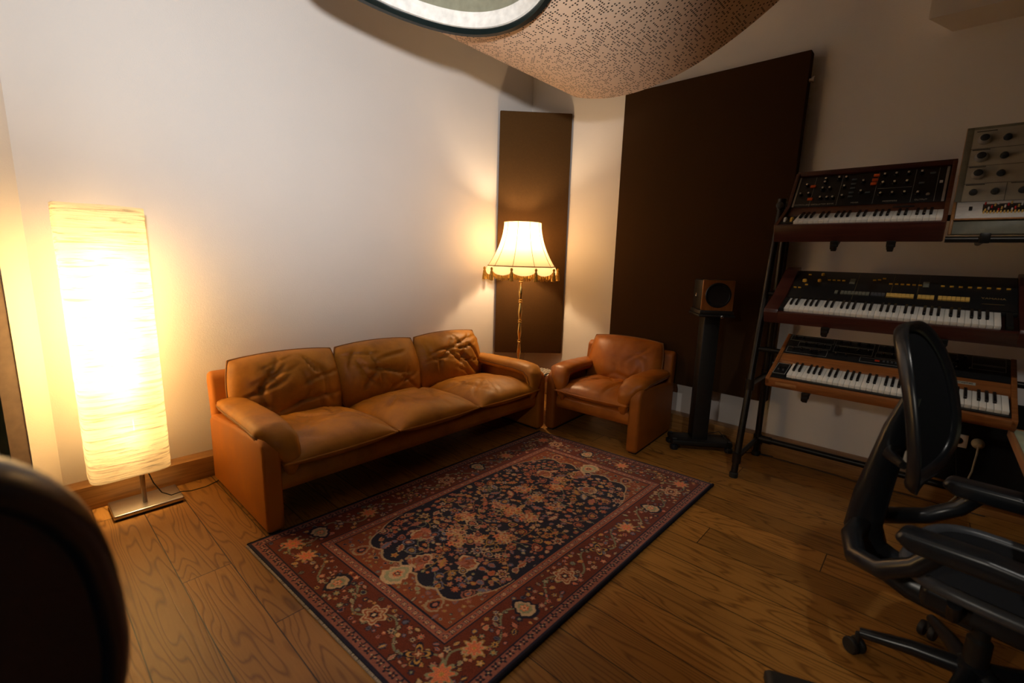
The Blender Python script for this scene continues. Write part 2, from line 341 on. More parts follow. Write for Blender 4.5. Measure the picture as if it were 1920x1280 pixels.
def ringband(r0, z0, r1, z1, seg=96):      # a band following the sheet round the port
    mb = MB(); vs = []; fs = []
    for k in range(seg):
        c, s = math.cos(2*PI*k/seg), math.sin(2*PI*k/seg)
        for r, dz in ((r0, z0), (r1, z1)): vs.append(cm(CX+r*c, CY+r*s, zc(CX+CR*c)+dz))
    for k in range(seg):
        j = (k+1) % seg; fs.append([2*k, 2*k+1, 2*j+1, 2*j])
    return mb.add(vs, fs)
def solidring(ra, rb, za, zb):
    mb = MB(); 
    for a in ((ra, za, rb, za), (rb, za, rb, zb), (rb, zb, ra, zb), (ra, zb, ra, za)):
        q = ringband(*a); mb.add(q.v, q.f)
    bm = bmesh.new()
    return mb
pr = obj('port_rim', solidring(CR-.006, CR+.014, -.012, .014), 'rimtan', cl)
pw = obj('port_ring', solidring(CR-.046, CR-.020, -.022, .05), 'whitering', cl)
obj('port_gasket', solidring(CR-.032, CR-.004, -.050, -.020), 'gasket', pr)
obj('port_tunnel', ringband(CR-.046, .05, CR-.046, .32), 'tunnel', cl)
me = bpy.data.meshes.new('port_cover'); ds = [(CX+(CR-.05)*math.cos(2*PI*k/64), CY+(CR-.05)*math.sin(2*PI*k/64), 2.96) for k in range(64)]
me.from_pydata(ds+[(x, y, z+.01) for x, y, z in ds], [], [list(range(64)), list(range(127, 63, -1))]+[[k, 64+k, 64+(k+1) % 64, (k+1) % 64] for k in range(64)]); me.update(); ul = me.uv_layers.new(name='UVMap')
for l in me.loops: ul.data[l.index].uv = me.vertices[l.vertex_index].co[:2]
me.materials.append(M['perf']); link(bpy.data.objects.new('port_cover', me), cl)
for x, y in ((-2.15, 2.0), (-2.15, 3.0), (-.6, .95), (-.6, 3.0)):
    q = cm(x, y, zc(x)+.01); obj('suspension_rod', MB().tube([q, (q[0], q[1], ZC)], .006, 8), 'steel', cl)

# ------------------------------------------------------------------ rug (pattern computed as a dense colour attribute)
A, B_, C_, D_ = (-2.262, .65), (-2.232, 2.838), (-.875, 2.930), (-.900, .708)
W, L = 1.37, 2.21; NX, NY = 440, 712
U, V = np.meshgrid(np.linspace(0, W, NX), np.linspace(0, L, NY), indexing='ij')
img = np.zeros((NX, NY, 3)); NAVY = np.array((.010, .010, .024)); RED = np.array((.125, .024, .012)); ROSE = np.array((.36, .13, .095)); SALM = np.array((.50, .155, .085)); CREAM = np.array((.52, .36, .22)); GOLD = np.array((.42, .23, .06)); BLUE = np.array((.10, .10, .15)); RUST = np.array((.26, .065, .025)); SAGE = np.array((.22, .22, .13)); DK = np.array((.03, .014, .018)); CORAL = np.array((.62, .17, .07))
def win(cx, cy, r):
    i0, i1 = max(0, int((cx-r)/W*(NX-1))), min(NX, int((cx+r)/W*(NX-1))+2); j0, j1 = max(0, int((cy-r)/L*(NY-1))), min(NY, int((cy+r)/L*(NY-1))+2)
    return slice(i0, i1), slice(j0, j1)
def paint(sl, mask, c): img[sl][mask] = c
def flower(cx, cy, r, n, cols, ph=0., amp=.22):
    sl = win(cx, cy, r*1.3)
    if sl[0].stop <= sl[0].start or sl[1].stop <= sl[1].start: return
    dx, dy = U[sl]-cx, V[sl]-cy; rho = np.hypot(dx, dy); phi = np.arctan2(dy, dx); pet = 1-amp+amp*np.cos(n*(phi-ph))
    for k, c in enumerate(cols): paint(sl, rho < r*pet*(1-k/len(cols)), c)
def leaf(cx, cy, ln, w, ang, cols):
    sl = win(cx, cy, ln)
    if sl[0].stop <= sl[0].start or sl[1].stop <= sl[1].start: return
    dx, dy = U[sl]-cx, V[sl]-cy; a = (dx*math.cos(ang)+dy*math.sin(ang))/ln*2; b = (-dx*math.sin(ang)+dy*math.cos(ang))
    hw = w*np.clip(1-a*a, 0, 1)*(1+.25*np.cos(a*14))*.5
    for k, c in enumerate(cols): paint(sl, (np.abs(a) < 1-.25*k) & (np.abs(b) < hw*(1-.45*k)), c)
def palmette(cx, cy, r, ang, cols):
    sl = win(cx, cy, r*1.5)
    if sl[0].stop <= sl[0].start or sl[1].stop <= sl[1].start: return
    dx, dy = U[sl]-cx, V[sl]-cy; a = dx*math.cos(ang)+dy*math.sin(ang); b = -dx*math.sin(ang)+dy*math.cos(ang)
    for k, c in enumerate(cols):
        s = r*(1-.24*k); q = np.clip((a+s)/(2*s), 0, 1); hw = s*np.sqrt(np.clip(q*(1-q), 0, 1))*2*(1-.55*q)*(1+.12*np.cos(q*22)); paint(sl, (np.abs(b) < hw) & (a > -s) & (a < s), c)
def stroke(pts, w, c):
    for x, y in pts:
        sl = win(x, y, w*1.5); paint(sl, np.hypot(U[sl]-x, V[sl]-y) < w, c)
def fill_flora(n, test, sizes, bgset, seed, out=None):
    rg = random.Random(seed); placed = []
    tries = 0
    while len(placed) < n and tries < n*40:
        tries += 1; x, y = rg.uniform(0, W), rg.uniform(0, L); r = rg.choice(sizes)
        if not test(x, y, r): continue
        if any((x-a)**2+(y-b)**2 < (r*.92+c*.92)**2 for a, b, c in placed): continue
        placed.append((x, y, r)); k = rg.random(); c = rg.sample(bgset, 3)
        if out is not None: flower(x, y, r*1.22, 6, [out], 0, .15)
        if k < .45: flower(x, y, r, rg.choice((5, 6, 8)), [c[0], c[1], DK, c[2]] if r > .02 else [c[0], c[1]], rg.random()*6)
        elif k < .75: palmette(x, y, r, rg.random()*6.28, [c[0], DK, c[1], c[2]] if r > .02 else [c[0], c[1]])
        else: leaf(x, y, r*2.3, r*1.1, rg.random()*6.28, [c[0], c[1]])
E_ = np.minimum(np.minimum(U, W-U), np.minimum(V, L-V))      # distance to the rug's edge
img[:] = RED*.95
img[E_ < .014] = NAVY*1.2; img[(E_ >= .014) & (E_ < .020)] = ROSE*.6
gb = (E_ >= .020) & (E_ < .058); img[gb] = ROSE*.62
def guard(d, step, cols, r):
    for side in range(4):
        ln = (L if side < 2 else W)-2*d; k = int(ln/step)
        for i in range(k+1):
            s = d+ln*i/k; x, y = ((d, s), (W-d, s), (s, d), (s, L-d))[side]
            flower(x, y, r, 4, cols, (i % 2)*.8, .3)
img[(E_ >= .054) & (E_ < .060)] = NAVY; guard(.038, .036, [NAVY, NAVY, RUST], .0165); guard(.038, .018, [CREAM*.8], .004)
img[(E_ >= .235) & (E_ < .241)] = NAVY; ig = (E_ >= .241) & (E_ < .282); img[ig] = ROSE*.75; guard(.262, .034, [NAVY*1.5, CREAM, RUST], .0145); img[(E_ >= .246) & (E_ < .250)] = RUST; img[(E_ >= .274) & (E_ < .278)] = RUST
img[(E_ >= .282) & (E_ < .290)] = NAVY
# main border flora
bt = lambda x, y, r: .066+r*.6 < min(x, W-x, y, L-y) < .229-r*.6
BC = 0.148
def border_pos(s):                              # runs once round the border's centre line
    w, l = W-2*BC, L-2*BC; s %= 2*(w+l)
    if s < l: return BC, BC+s, 0
    s -= l
    if s < w: return BC+s, L-BC, 1
    s -= w
    if s < l: return W-BC, L-BC-s, 2
    return W-BC-(s-l), BC, 3
PER = 2*(W-2*BC+L-2*BC); vine = []
for i in range(2400):
    s = PER*i/2400; x, y, sd = border_pos(s); o = .045*math.sin(s/PER*2*PI*22); vine.append((x+(o if sd in (0, 2) else 0), y+(o if sd in (1, 3) else 0)))
stroke(vine, .0045, SAGE*.8)
fill_flora(700, bt, (.009, .012, .015), [ROSE, GOLD, CREAM*.8, NAVY*2, SAGE, BLUE, SALM], 3, DK)
for i in range(22):
    x, y, sd = border_pos(PER*(i+.5)/22); an = (0, PI/2, PI, -PI/2)[sd]+(PI/2 if i % 2 else 0)
    k = i % 4
    if k == 0: palmette(x, y, .062, an, [NAVY, CREAM*.8, SAGE, ROSE, CREAM*.7]); flower(x, y, .02, 6, [CORAL, CREAM, RUST])
    elif k == 1: flower(x, y, .052, 8, [GOLD*.8, CREAM*.8, CORAL, SALM, CORAL, GOLD])
    elif k == 2: flower(x, y, .054, 4, [NAVY, GOLD, NAVY*1.5, RUST, CREAM], .78, .3)
    else: flower(x, y, .056, 6, [CREAM*.85, RUST, CREAM*.8, RUST, NAVY, CREAM], .3, .16)
for cx in (BC, W-BC):
    for cy in (BC, L-BC): flower(cx, cy, .056, 8, [SAGE, CORAL, SALM, CORAL, GOLD])
# field: scalloped navy medallion ground with red spandrels at the ends
fx, fy = (U-W/2)/(W/2-.29), (V-L/2)/(L/2-.29); infield = E_ >= .290
ang = np.arctan2(fy, fx); rad = (np.abs(fx*.985)**6+np.abs(fy*1.16)**3.4)
lobes = .98+.16*np.abs(np.sin(ang*9))-.10*np.exp(-((np.abs(ang)-PI/2)/.13)**2)*1.2
nav = infield & (rad < lobes); img[infield] = RUST*.8; img[nav] = NAVY
def spand(x, y, r):
    i, j = min(NX-1, int(x/W*(NX-1))), min(NY-1, int(y/L*(NY-1))); return infield[i, j] and not nav[i, j] and E_[i, j] > .30
def fld(x, y, r):
    i, j = min(NX-1, int(x/W*(NX-1))), min(NY-1, int(y/L*(NY-1))); return rad[i, j] < .93 and E_[i, j] > .292+r
for i in range(70):                              # vines in the field
    x, y = random.uniform(.34, W-.34), random.uniform(.36, L-.36); a = random.uniform(0, 6.28); k = random.uniform(-9, 9); pts = []
    for q in range(40):
        x += .006*math.cos(a); y += .006*math.sin(a); a += k*.03
        if fld(x, y, 0): pts.append((x, y))
    stroke(pts, .0028, random.choice((GOLD*.7, ROSE*.7, SAGE*.8)))
for (x, y, n) in ((.5, .5, 0), (.5, .74, 1), (.32, .36, 1), (.68, .36, 1), (.34, .64, 2), (.68, .62, 2), (.5, .25, 2), (.5, .62, 1), (.38, .5, 2), (.63, .5, 2), (.45, .8, 2), (.56, .3, 1), (.42, .28, 2)):
    cx, cy = .29+x*(W-.58), .29+y*(L-.58)
    for k in range(5):
        a = k*1.2566+n; flower(cx+.034*math.cos(a), cy+.034*math.sin(a), .026, 6, [(GOLD, CREAM*.8, SALM)[k % 3], (SALM, CORAL, CREAM*.8)[(k+n) % 3], RUST])
    flower(cx, cy, .032, 8, [GOLD, CREAM, (CORAL, SALM, SALM)[n], RUST, CREAM])
for (x, y, a) in ((.30, .20, .4), (.70, .20, 2.7), (.30, .80, -.4), (.70, .80, -2.7), (.5, .12, 1.57), (.5, .88, -1.57)):
    palmette(.29+x*(W-.58), .29+y*(L-.58), .060, a, [CREAM*.85, RUST, ROSE*.7, RUST*.8, GOLD])
fill_flora(420, fld, (.020, .025, .030, .034, .015), [ROSE*.9, SALM*.8, CREAM*.8, GOLD*.9, RUST*1.3, BLUE*1.2, ROSE*.7], 5)
fill_flora(420, fld, (.007, .009, .011), [ROSE*.8, GOLD*.8, SAGE, SALM*.8, CREAM*.7], 6)
fill_flora(300, spand, (.008, .011, .015), [ROSE*.8, CREAM*.7, NAVY*1.6, GOLD*.8, BLUE, SAGE], 8)
edge = infield & (np.abs(rad-lobes) < .028); img[edge] = CREAM*.72
for cy, a in ((.355, PI/2), (L-.355, -PI/2)): palmette(W/2, cy, .075, a, [CREAM*.95, SAGE*1.3, CREAM*.9, RUST, CREAM]); flower(W/2, cy, .024, 5, [CORAL, NAVY, CREAM])
for sx in (.42, W-.42):
    for cy in (.345, L-.345): palmette(sx, cy, .045, PI/2 if cy < 1 else -PI/2, [CREAM*.6, RUST, NAVY, ROSE])
img *= 1.5*(.92+.16*rng.random((NX, NY, 1)))
rug = thing('persian_rug', 'patterned red and navy floral rug lying on the oak floor before the sofa', 'rug')
Ug, Vg = U/W, V/L
P4 = [np.array(q) for q in (A, B_, C_, D_)]
XY = ((1-Ug)*(1-Vg))[..., None]*P4[0]+((1-Ug)*Vg)[..., None]*P4[1]+(Ug*Vg)[..., None]*P4[2]+(Ug*(1-Vg))[..., None]*P4[3]
Z = np.full((NX, NY, 1), .013)+.0012*np.sin(U*9+V*5)[..., None]
top = np.concatenate([XY, Z], 2).reshape(-1, 3)
ii = np.arange(NX*NY).reshape(NX, NY); quads = np.stack([ii[:-1, :-1], ii[1:, :-1], ii[1:, 1:], ii[:-1, 1:]], -1).reshape(-1, 4)
me = bpy.data.meshes.new('pile'); me.vertices.add(NX*NY); me.vertices.foreach_set('co', top.astype(np.float32).ravel())
me.loops.add(quads.size); me.loops.foreach_set('vertex_index', quads.astype(np.int32).ravel()); me.polygons.add(len(quads)); me.polygons.foreach_set('loop_start', np.arange(0, quads.size, 4, dtype=np.int32)); me.update(calc_edges=True)
at = me.color_attributes.new('pattern', 'FLOAT_COLOR', 'POINT'); at.data.foreach_set('color', np.concatenate([img, np.ones((NX, NY, 1))], 2).astype(np.float32).ravel())
me.materials.append(M['rug']); link(bpy.data.objects.new('pile', me), rug)
def lerp(a, b, t): return (a[0]+(b[0]-a[0])*t, a[1]+(b[1]-a[1])*t)
def bar(a, b, r, z): return MB().tube([(*lerp(a, b, k/24), z) for k in range(25)], r, 8)
obj('selvedge', bar(A, B_, .007, .008), 'binding', rug); obj('selvedge', bar(D_, C_, .008, .009), 'binding', rug)
for a, b, sg in ((A, D_, -1), (B_, C_, 1)):
    mb = MB(); nn = 170
    for k in range(nn):
        q = lerp(a, b, (k+.5)/nn); mb.box((q[0]+random.uniform(-.002, .002), q[1]+sg*.003, .005), (.0055, .011, .008), 0)
    obj('fringe', mb, 'fringe', rug, smooth=False)
obj('backing', MB().prism([A, D_, C_, B_], 2, .001, .010), 'binding', rug, smooth=False)

# ------------------------------------------------------------------ leather seating
def cushion(sx, sy, up, dn, seed, creases=6, e=3.2, cr=.016, nu=64, nv=56, sag=0., rd=.10):
    rg = random.Random(seed); cs = []
    for _ in range(creases):
        a = rg.uniform(0, PI); cs.append((rg.uniform(-.75, .75), rg.uniform(-.75, .75), math.cos(a), math.sin(a), rg.uniform(.25, .75), rg.uniform(.022, .055), rg.uniform(.4, 1.2)*cr))
    def P(u, v, side):
        x = sx/2*u*math.sqrt(1-rd*v*v); y = sy/2*v*math.sqrt(1-rd*u*u)
        k = max(0, (1-abs(u)**e)*(1-abs(v)**e))**.52; z = (up if side > 0 else -dn)*k
        if side > 0:
            for (cx, cy, ca, sa, ln, w, dp) in cs:
                a = (u-cx)*ca+(v-cy)*sa; b = -(u-cx)*sa+(v-cy)*ca+.10*math.sin(a*4)
                z -= dp*math.exp(-(b/w)**2)*math.exp(-(a/ln)**4)*k
            nz = noise.noise(Vector((x*5+seed, y*5, 0))); z += .014*nz*k - sag*(1-u*u)*(1-v*v)
            z += .004*noise.noise(Vector((x*22+seed, y*9, 3)))*k
        return (x, y, z)
    mb = MB()
    us = [math.sin(PI/2*(2*i/(nu-1)-1)) for i in range(nu)]; vv = [math.sin(PI/2*(2*j/(nv-1)-1)) for j in range(nv)]
    for side in (1, -1): mb.grid(lambda a, b: P(us[round(a*(nu-1))], vv[round(b*(nv-1))], side), nu, nv)
    loop = [P(us[i], -1, 0) for i in range(nu)]+[P(1, vv[j], 0) for j in range(1, nv)]+[P(us[i], 1, 0) for i in range(nu-2, -1, -1)]+[P(-1, vv[j], 0) for j in range(nv-2, 0, -1)]
    return mb, loop
def weld(o, d=.0008):
    bm = bmesh.new(); bm.from_mesh(o.data); bmesh.ops.remove_doubles(bm, verts=bm.verts, dist=d); bmesh.ops.recalc_face_normals(bm, faces=bm.faces)
    for e in bm.edges: e.smooth = True
    for f in bm.faces: f.smooth = True
    bm.to_mesh(o.data); bm.free()
def seating(name, label, cat, n, Ln, Dp, loc, rz, lm, hm, seed):
    t = thing(name, label, cat, loc, (0, 0, rz)); TH = .088; inner = Ln-2*TH; cw = inner/n
    for sx in (0, 1):
        x = TH/2 if sx == 0 else Ln-TH/2
        pan = [(0, .012), (.0, .43), (.02, .478), (.07, .500), (Dp*.6, .462), (Dp-.05, .435), (Dp, .40), (Dp, .012)]
        obj('side_panel', MB().prism(pan, 0, x-TH/2, x+TH/2, .024, 4), hm, t, angle=60)
        obj('glide', MB().box((x, Dp/2, .006), (TH-.03, Dp-.06, .012)), 'glide', t, smooth=False)
        # padded arm: drapes over the panel and hangs down in front
        s = 1 if sx == 0 else -1; cx = x+s*.042
        k = Dp/.88; path = [(.84*k, .490), (.72*k, .507), (.55*k, .510), (.38*k, .512), (.22*k, .512), (.10*k, .500), (.045, .462), (.028, .405), (.035, .335), (.05, .255)]
        hw = [.05, .080, .086, .088, .090, .090, .078, .058, .040, .010]; ht = [.022, .040, .044, .046, .048, .050, .050, .044, .036, .010]
        vs = []; fs = []; S = 20
        # resample
        pp = []
        for i in range(len(path)-1):
            for q in range(4):
                f = q/4; pp.append((path[i][0]*(1-f)+path[i+1][0]*f, path[i][1]*(1-f)+path[i+1][1]*f, hw[i]*(1-f)+hw[i+1]*f, ht[i]*(1-f)+ht[i+1]*f))
        pp.append((path[-1][0], path[-1][1], hw[-1], ht[-1])); m = len(pp)
        lo = []; li2 = []
        for i, (py, pz, w, h) in enumerate(pp):
            a = pp[max(0, i-2)]; c = pp[min(m-1, i+2)]; ty, tz = c[0]-a[0], c[1]-a[1]; q = math.hypot(ty, tz); ty /= q; tz /= q; ny_, nz_ = tz, -ty
            if nz_ < 0 and i < m*.5: ny_, nz_ = -ny_, -nz_
            ny_, nz_ = -tz, ty
            if i < 2: pass
            if ny_*0+nz_ < 0 and i < 20: ny_, nz_ = -ny_, -nz_
            if i >= 20 and ny_ > 0: ny_, nz_ = -ny_, -nz_
            drop = max(0, (i-20)/10)
            for j in range(S):
                an = 2*PI*j/S; cc, ss = math.cos(an), math.sin(an)
                lx = w*math.copysign(abs(cc)**.75, cc); lz = h*math.copysign(abs(ss)**.75, ss)
                wr = .004*noise.noise(Vector((py*30+seed+sx*9, an*2, pz*30)))+.003*math.sin(i*1.7+an)*(1 if i > 20 else .25)
                vs.append((cx+s*(lx+.055*min(1, drop))+0, py+ny_*(lz+wr), pz+nz_*(lz+wr)))
            lo.append(vs[-S+0]); li2.append(vs[-S+S//2])
        for i in range(m-1):
            for j in range(S): fs.append([i*S+j, i*S+(j+1) % S, (i+1)*S+(j+1) % S, (i+1)*S+j])
        fs += [list(range(S)), [(m-1)*S+j for j in range(S)][::-1]]
        ar = obj('arm_cushion', MB().add(vs, fs), lm, t, angle=80)
        for lp in (lo, li2): obj('piping', MB().tube(lp, .0045, 6), 'piping', ar)
    sh = [(Dp-.02, .20), (Dp+.015, .40), (Dp+.045, .62), (Dp+.03, .675), (Dp-.01, .69), (Dp-.05, .66), (Dp-.085, .40), (Dp-.10, .20)]
    obj('back_panel', MB().prism(sh, 0, .012, Ln-.012, .022, 4), hm, t, angle=60)
    obj('front_rail', MB().prism([(.045, .20), (.025, .24), (.032, .295), (.07, .318), (.15, .312), (.15, .20)], 0, TH-.004, Ln-TH+.004, .012, 3), lm, t, angle=60)
    obj('seat_base', MB().box((Ln/2, Dp/2+.05, .245), (inner, Dp-.2, .09)), 'glide', t, smooth=False)
    for i in range(n):
        cx = TH+cw*(i+.5)
        mb, lp = cushion(cw+.012, .71, .115, .07, seed+i*3, 14, 3.0, .017, sag=.006)
        mt = (Matrix.Translation((cx, .325, .338)) @ Matrix.Rotation(R(-3.5), 4, 'X'))
        mb.v = [tuple(mt @ Vector(q)) for q in mb.v]; lp = [mt @ Vector(q) for q in lp]
        o = obj('seat_cushion', mb, lm, t, angle=80); weld(o); obj('piping', MB().tube(lp, .0062, 6, True), lm, o)
        mb, lp = cushion(cw+.025, .48, .13, .055, seed+i*3+50, 16 if n > 1 else 6, 2.4, .027 if n > 1 else .018, rd=.17)
        # stand it up: local y -> up, local z (puffy side) -> towards the sitter
        mt = Matrix.Translation((cx, Dp-.125, .535)) @ Matrix.Rotation(R(-17), 4, 'X') @ Matrix.Rotation(R(90), 4, 'X')
        mb.v = [tuple(mt @ Vector(q)) for q in mb.v]; lp = [mt @ Vector(q) for q in lp]
        o = obj('back_cushion', mb, lm, t, angle=80); weld(o); obj('piping', MB().tube(lp, .0068, 6, True), 'piping', o)
    return t
seating('sofa', 'three seat cognac leather sofa along the left wall beside the paper floor lamp', 'sofa', 3, 2.19, .86, (-2.262, .745, 0), R(90), 'leather', 'hide', 3)
seating('armchair', 'single seat tan leather armchair in front of the large brown acoustic panel', 'armchair', 1, .82, .69, (-2.262, 2.93, 0), R(3.5), 'leather2', 'hide2', 21)

# ------------------------------------------------------------------ paper floor lamp
pl = thing('floor_lamp', 'tall rectangular crinkled paper floor lamp glowing on a steel base by the left wall', 'floor lamp', (-3.045, .40, 0))
obj('base', MB().box((0, 0, .021), (.205, .305, .022), .006, 3), 'steel', pl); obj('foot_pad', MB().box((0, 0, .005), (.19, .29, .010)), 'cord', pl, smooth=False)
obj('pole', MB().tube([(.02, -.01, .03), (.02, -.01, 1.1)], .0115, 16), 'steel', pl)
def se(a, hx, hy, n=5.): c, s = math.cos(a), math.sin(a); return hx*math.copysign(abs(c)**(2/n), c), hy*math.copysign(abs(s)**(2/n), s)
mb = MB(); vs = []; fs = []; SG, ST = 72, 90; cy0 = -.052
for layer in (0, 1):
    for i in range(ST+1):
        z = .225+1.365*i/ST
        for k in range(SG):
            x, y = se(2*PI*k/SG, .118-.003*layer, .168-.003*layer); f = 1+.010*noise.noise(Vector((x*4, y*4, z*26)))+.006*noise.noise(Vector((x*9, y*9, z*70)))
            vs.append((x*f, cy0+y*f, z+.006*noise.noise(Vector((x*6, y*6, i*.9)))))
for i in range(ST):
    for k in range(SG): fs.append([i*SG+k, i*SG+(k+1) % SG, (i+1)*SG+(k+1) % SG, (i+1)*SG+k])
obj('lamp_shade', MB().add(vs[:(ST+1)*SG], fs), 'paper', pl, angle=80)
for z in (.235, 1.58):
    wf = MB(); wf.tube([(*(lambda q: (q[0], cy0+q[1]))(se(2*PI*k/40, .112, .162)), z) for k in range(40)], .0025, 6, True); obj('shade_hoop', wf, 'wire', pl)
wf = MB(); wf.tube([(.02, -.01, 1.1), (.02, -.01, 1.57), (.0, cy0-.16, 1.58)], .003, 6); wf.tube([(.02, -.01, 1.57), (0, cy0+.16, 1.58)], .003, 6)
obj('shade_frame', wf, 'wire', pl)
pts = [(.035, .005, .24), (.055, .03, .14), (.06, .06, .075), (.065, .10, .045), (.05, .15, .042), (.03, .20, .020), (.0, .28, .006), (-.03, .35, .006), (-.06, .37, .006)]
obj('power_cord', MB().tube(pts, .0028, 8), 'cord', pl)
bulb_l = [(-3.045, .348, z) for z in (.46, .74, .94, 1.12, 1.30)]

# ------------------------------------------------------------------ tassel lamp
LX, LY = -2.862, 3.262
tl = thing('floor_lamp', 'brass standard lamp with a bell shaped tasselled fabric shade in the room corner', 'floor lamp', (LX, LY, 0), (0, 0, R(9)))
NP = 10
def bell(f): return .165+.135*f**1.9          # f: 0 at the top, 1 at the trim line
def facet(a, r):
    w = 2*PI/NP; q = (a % w)-w/2; return r*(1-.0+0)*math.cos(w/2)/math.cos(q)*1.03
vs = []; fs = []; SG, ST = 80, 26
for i in range(ST+1):
    f = i/ST; z = 1.725-.395*f
    for k in range(SG):
        a = 2*PI*k/SG; r = facet(a, bell(f)); vs.append((r*math.cos(a), r*math.sin(a), z))
for i in range(ST):
    for k in range(SG): fs.append([i*SG+k, (i+1)*SG+k, (i+1)*SG+(k+1) % SG, i*SG+(k+1) % SG])
sh = obj('lamp_shade', MB().add(vs, fs), 'shade', tl, angle=80)
vs = []; fs = []
def scal(a): w = 2*PI/NP; q = ((a % w)-w/2)/(w/2); return .035+.048*math.sqrt(max(0, 1-q*q*.96))
for k in range(160):
    a = 2*PI*k/160; r = facet(a, .305); r2 = facet(a, .322)
    vs += [(r*math.cos(a), r*math.sin(a), 1.33), ((r+r2)/2*math.cos(a), (r+r2)/2*math.sin(a), 1.33-scal(a)*.5), (r2*math.cos(a), r2*math.sin(a), 1.33-scal(a))]
for k in range(160):
    j = (k+1) % 160; fs += [[3*k, 3*k+1, 3*j+1, 3*j], [3*k+1, 3*k+2, 3*j+2, 3*j+1]]
obj('scalloped_valance', MB().add(vs, fs), 'valance', sh)
obj('braid', MB().tube([(facet(2*PI*k/80, .304)*math.cos(2*PI*k/80), facet(2*PI*k/80, .304)*math.sin(2*PI*k/80), 1.331) for k in range(80)], .004, 6, True), 'trim_br', sh)
obj('top_braid', MB().tube([(facet(2*PI*k/80, .166)*math.cos(2*PI*k/80), facet(2*PI*k/80, .166)*math.sin(2*PI*k/80), 1.724) for k in range(80)], .0035, 6, True), 'trim_br', sh)
rb = MB()
for k in range(NP):
    a = 2*PI*k/NP; rb.tube([(facet(a, bell(i/12))*math.cos(a)*1.003, facet(a, bell(i/12))*math.sin(a)*1.003, 1.725-.395*i/12) for i in range(13)], .0022, 6)
obj('shade_seams', rb, 'trim_br', sh)
fr = MB(); q = random.Random(4)
for k in range(420):
    a = 2*PI*k/420+q.uniform(-.005, .005); r = facet(a, .322)+q.uniform(-.002, .004); z0_ = 1.334-scal(a); ln = .045+q.uniform(-.006, .008)
    fr.tube([(r*math.cos(a), r*math.sin(a), z0_), (r*1.008*math.cos(a), r*1.008*math.sin(a), z0_-ln*.5), (r*1.012*math.cos(a+q.uniform(-.01, .01)), r*1.012*math.sin(a), z0_-ln)], .0019, 4)
o = obj('fringe', fr, 'gold_fringe', sh)
tm = MB().lathe([(.003, 1.318), (.010, 1.312), (.012, 1.300), (.007, 1.290), (.012, 1.280), (.018, 1.235), (.020, 1.205), (.004, 1.200)], 12)
t0 = None
for k in range(NP):
    a = 2*PI*k/NP; r = facet(a, .332)
    if t0 is None: t0 = obj('tassel', tm, 'gold_fringe', tl, loc=(r*math.cos(a), r*math.sin(a), 0))
    else: inst(t0, 'tassel', (r*math.cos(a), r*math.sin(a), 0), tl)
prof = [(.15, .0), (.15, .012), (.135, .022), (.06, .032), (.025, .05), (.014, .075)]
z = .075
for seg_ in range(6):
    h = .1895; b0 = z
    prof += [(.0105, b0+.01), (.017, b0+.045), (.0185, b0+.07), (.015, b0+.11), (.010, b0+h-.035), (.019, b0+h-.028), (.0205, b0+h-.022), (.013, b0+h-.016), (.019, b0+h-.010), (.019, b0+h-.004), (.011, b0+h)]; z += h
prof += [(.009, z+.02), (.009, 1.44)]
obj('stem', MB().lathe(prof, 24), 'brass', tl)
hb = MB().tube([(.0, 0, 1.44), (0, 0, 1.72)], .004, 8)
for k in range(3): a = k*2*PI/3; hb.tube([(0, 0, 1.70), (.162*math.cos(a), .162*math.sin(a), 1.722)], .003, 6)
obj('shade_carrier', hb, 'brass', tl)
obj('bulb_socket', MB().lathe([(.016, 1.42), (.018, 1.47), (.014, 1.49)], 16), 'trim_br', tl)

# ------------------------------------------------------------------ zebra stool
zs = thing('stool', 'zebra striped round stool tucked between the sofa arm and the armchair', 'stool', (-2.535, 3.185, 0))
obj('seat', MB().lathe([(.10, .33), (.138, .335), (.145, .36), (.14, .395), (.11, .408), (.02, .411)], 40), 'zebra', zs)
for k in range(4):
    a = PI/4+k*PI/2; obj('leg', MB().tube([(.10*math.cos(a), .10*math.sin(a), .335), (.125*math.cos(a), .125*math.sin(a), 0)], [.016, .011], 12), 'walnut', zs)

# ------------------------------------------------------------------ monitor speaker and its stand
SPX, SPY = -1.195, 3.50
ss = thing('speaker_stand', 'black column speaker stand on the oak floor between armchair and keyboard rack', 'speaker stand', (SPX, SPY, 0), (0, 0, R(36)))
obj('column', MB().box((0, .02, .55), (.115, .13, 1.0), .008), 'black', ss)
bp = obj('base_plate', MB().box((.01, .0, .06), (.44, .19, .035), .008), 'black', ss)
for sx in (-.19, .21):
    for sy in (-.07, .07): obj('foot', MB().lathe([(.028, 0), (.032, .012), (.03, .03), (.012, .045), (.014, .075), (.018, .082)], 16, Matrix.Translation((sx, sy, 0))), 'blackgloss', ss)
tp = obj('top_plate', MB().box((0, 0, 1.0375), (.25, .27, .015), .004), 'black', ss)
obj('isolation_frame', MB().box((0, 0, 1.06), (.235, .25, .03), .006), 'black', ss); obj('knob', MB().lathe([(.010, 0), (.010, .015), (.006, .018)], 14, Matrix.Translation((.03, -.135, 1.035)) @ Matrix.Rotation(PI/2, 4, 'X')), 'chrome', ss)
sp = thing('speaker', 'small cherry wood fronted monitor speaker on top of the black stand', 'loudspeaker', (SPX, SPY, 1.0755), (0, 0, R(36)))
obj('cabinet', MB().box((0, .012, .107), (.214, .215, .214), .008), 'black', sp)
obj('front_baffle', MB().box((0, -.105, .107), (.216, .022, .216), .004), 'cherry', sp)
rx = Matrix.Translation((0, -.116, .109)) @ Matrix.Scale(.93, 4) @ Matrix.Rotation(PI/2, 4, 'X')
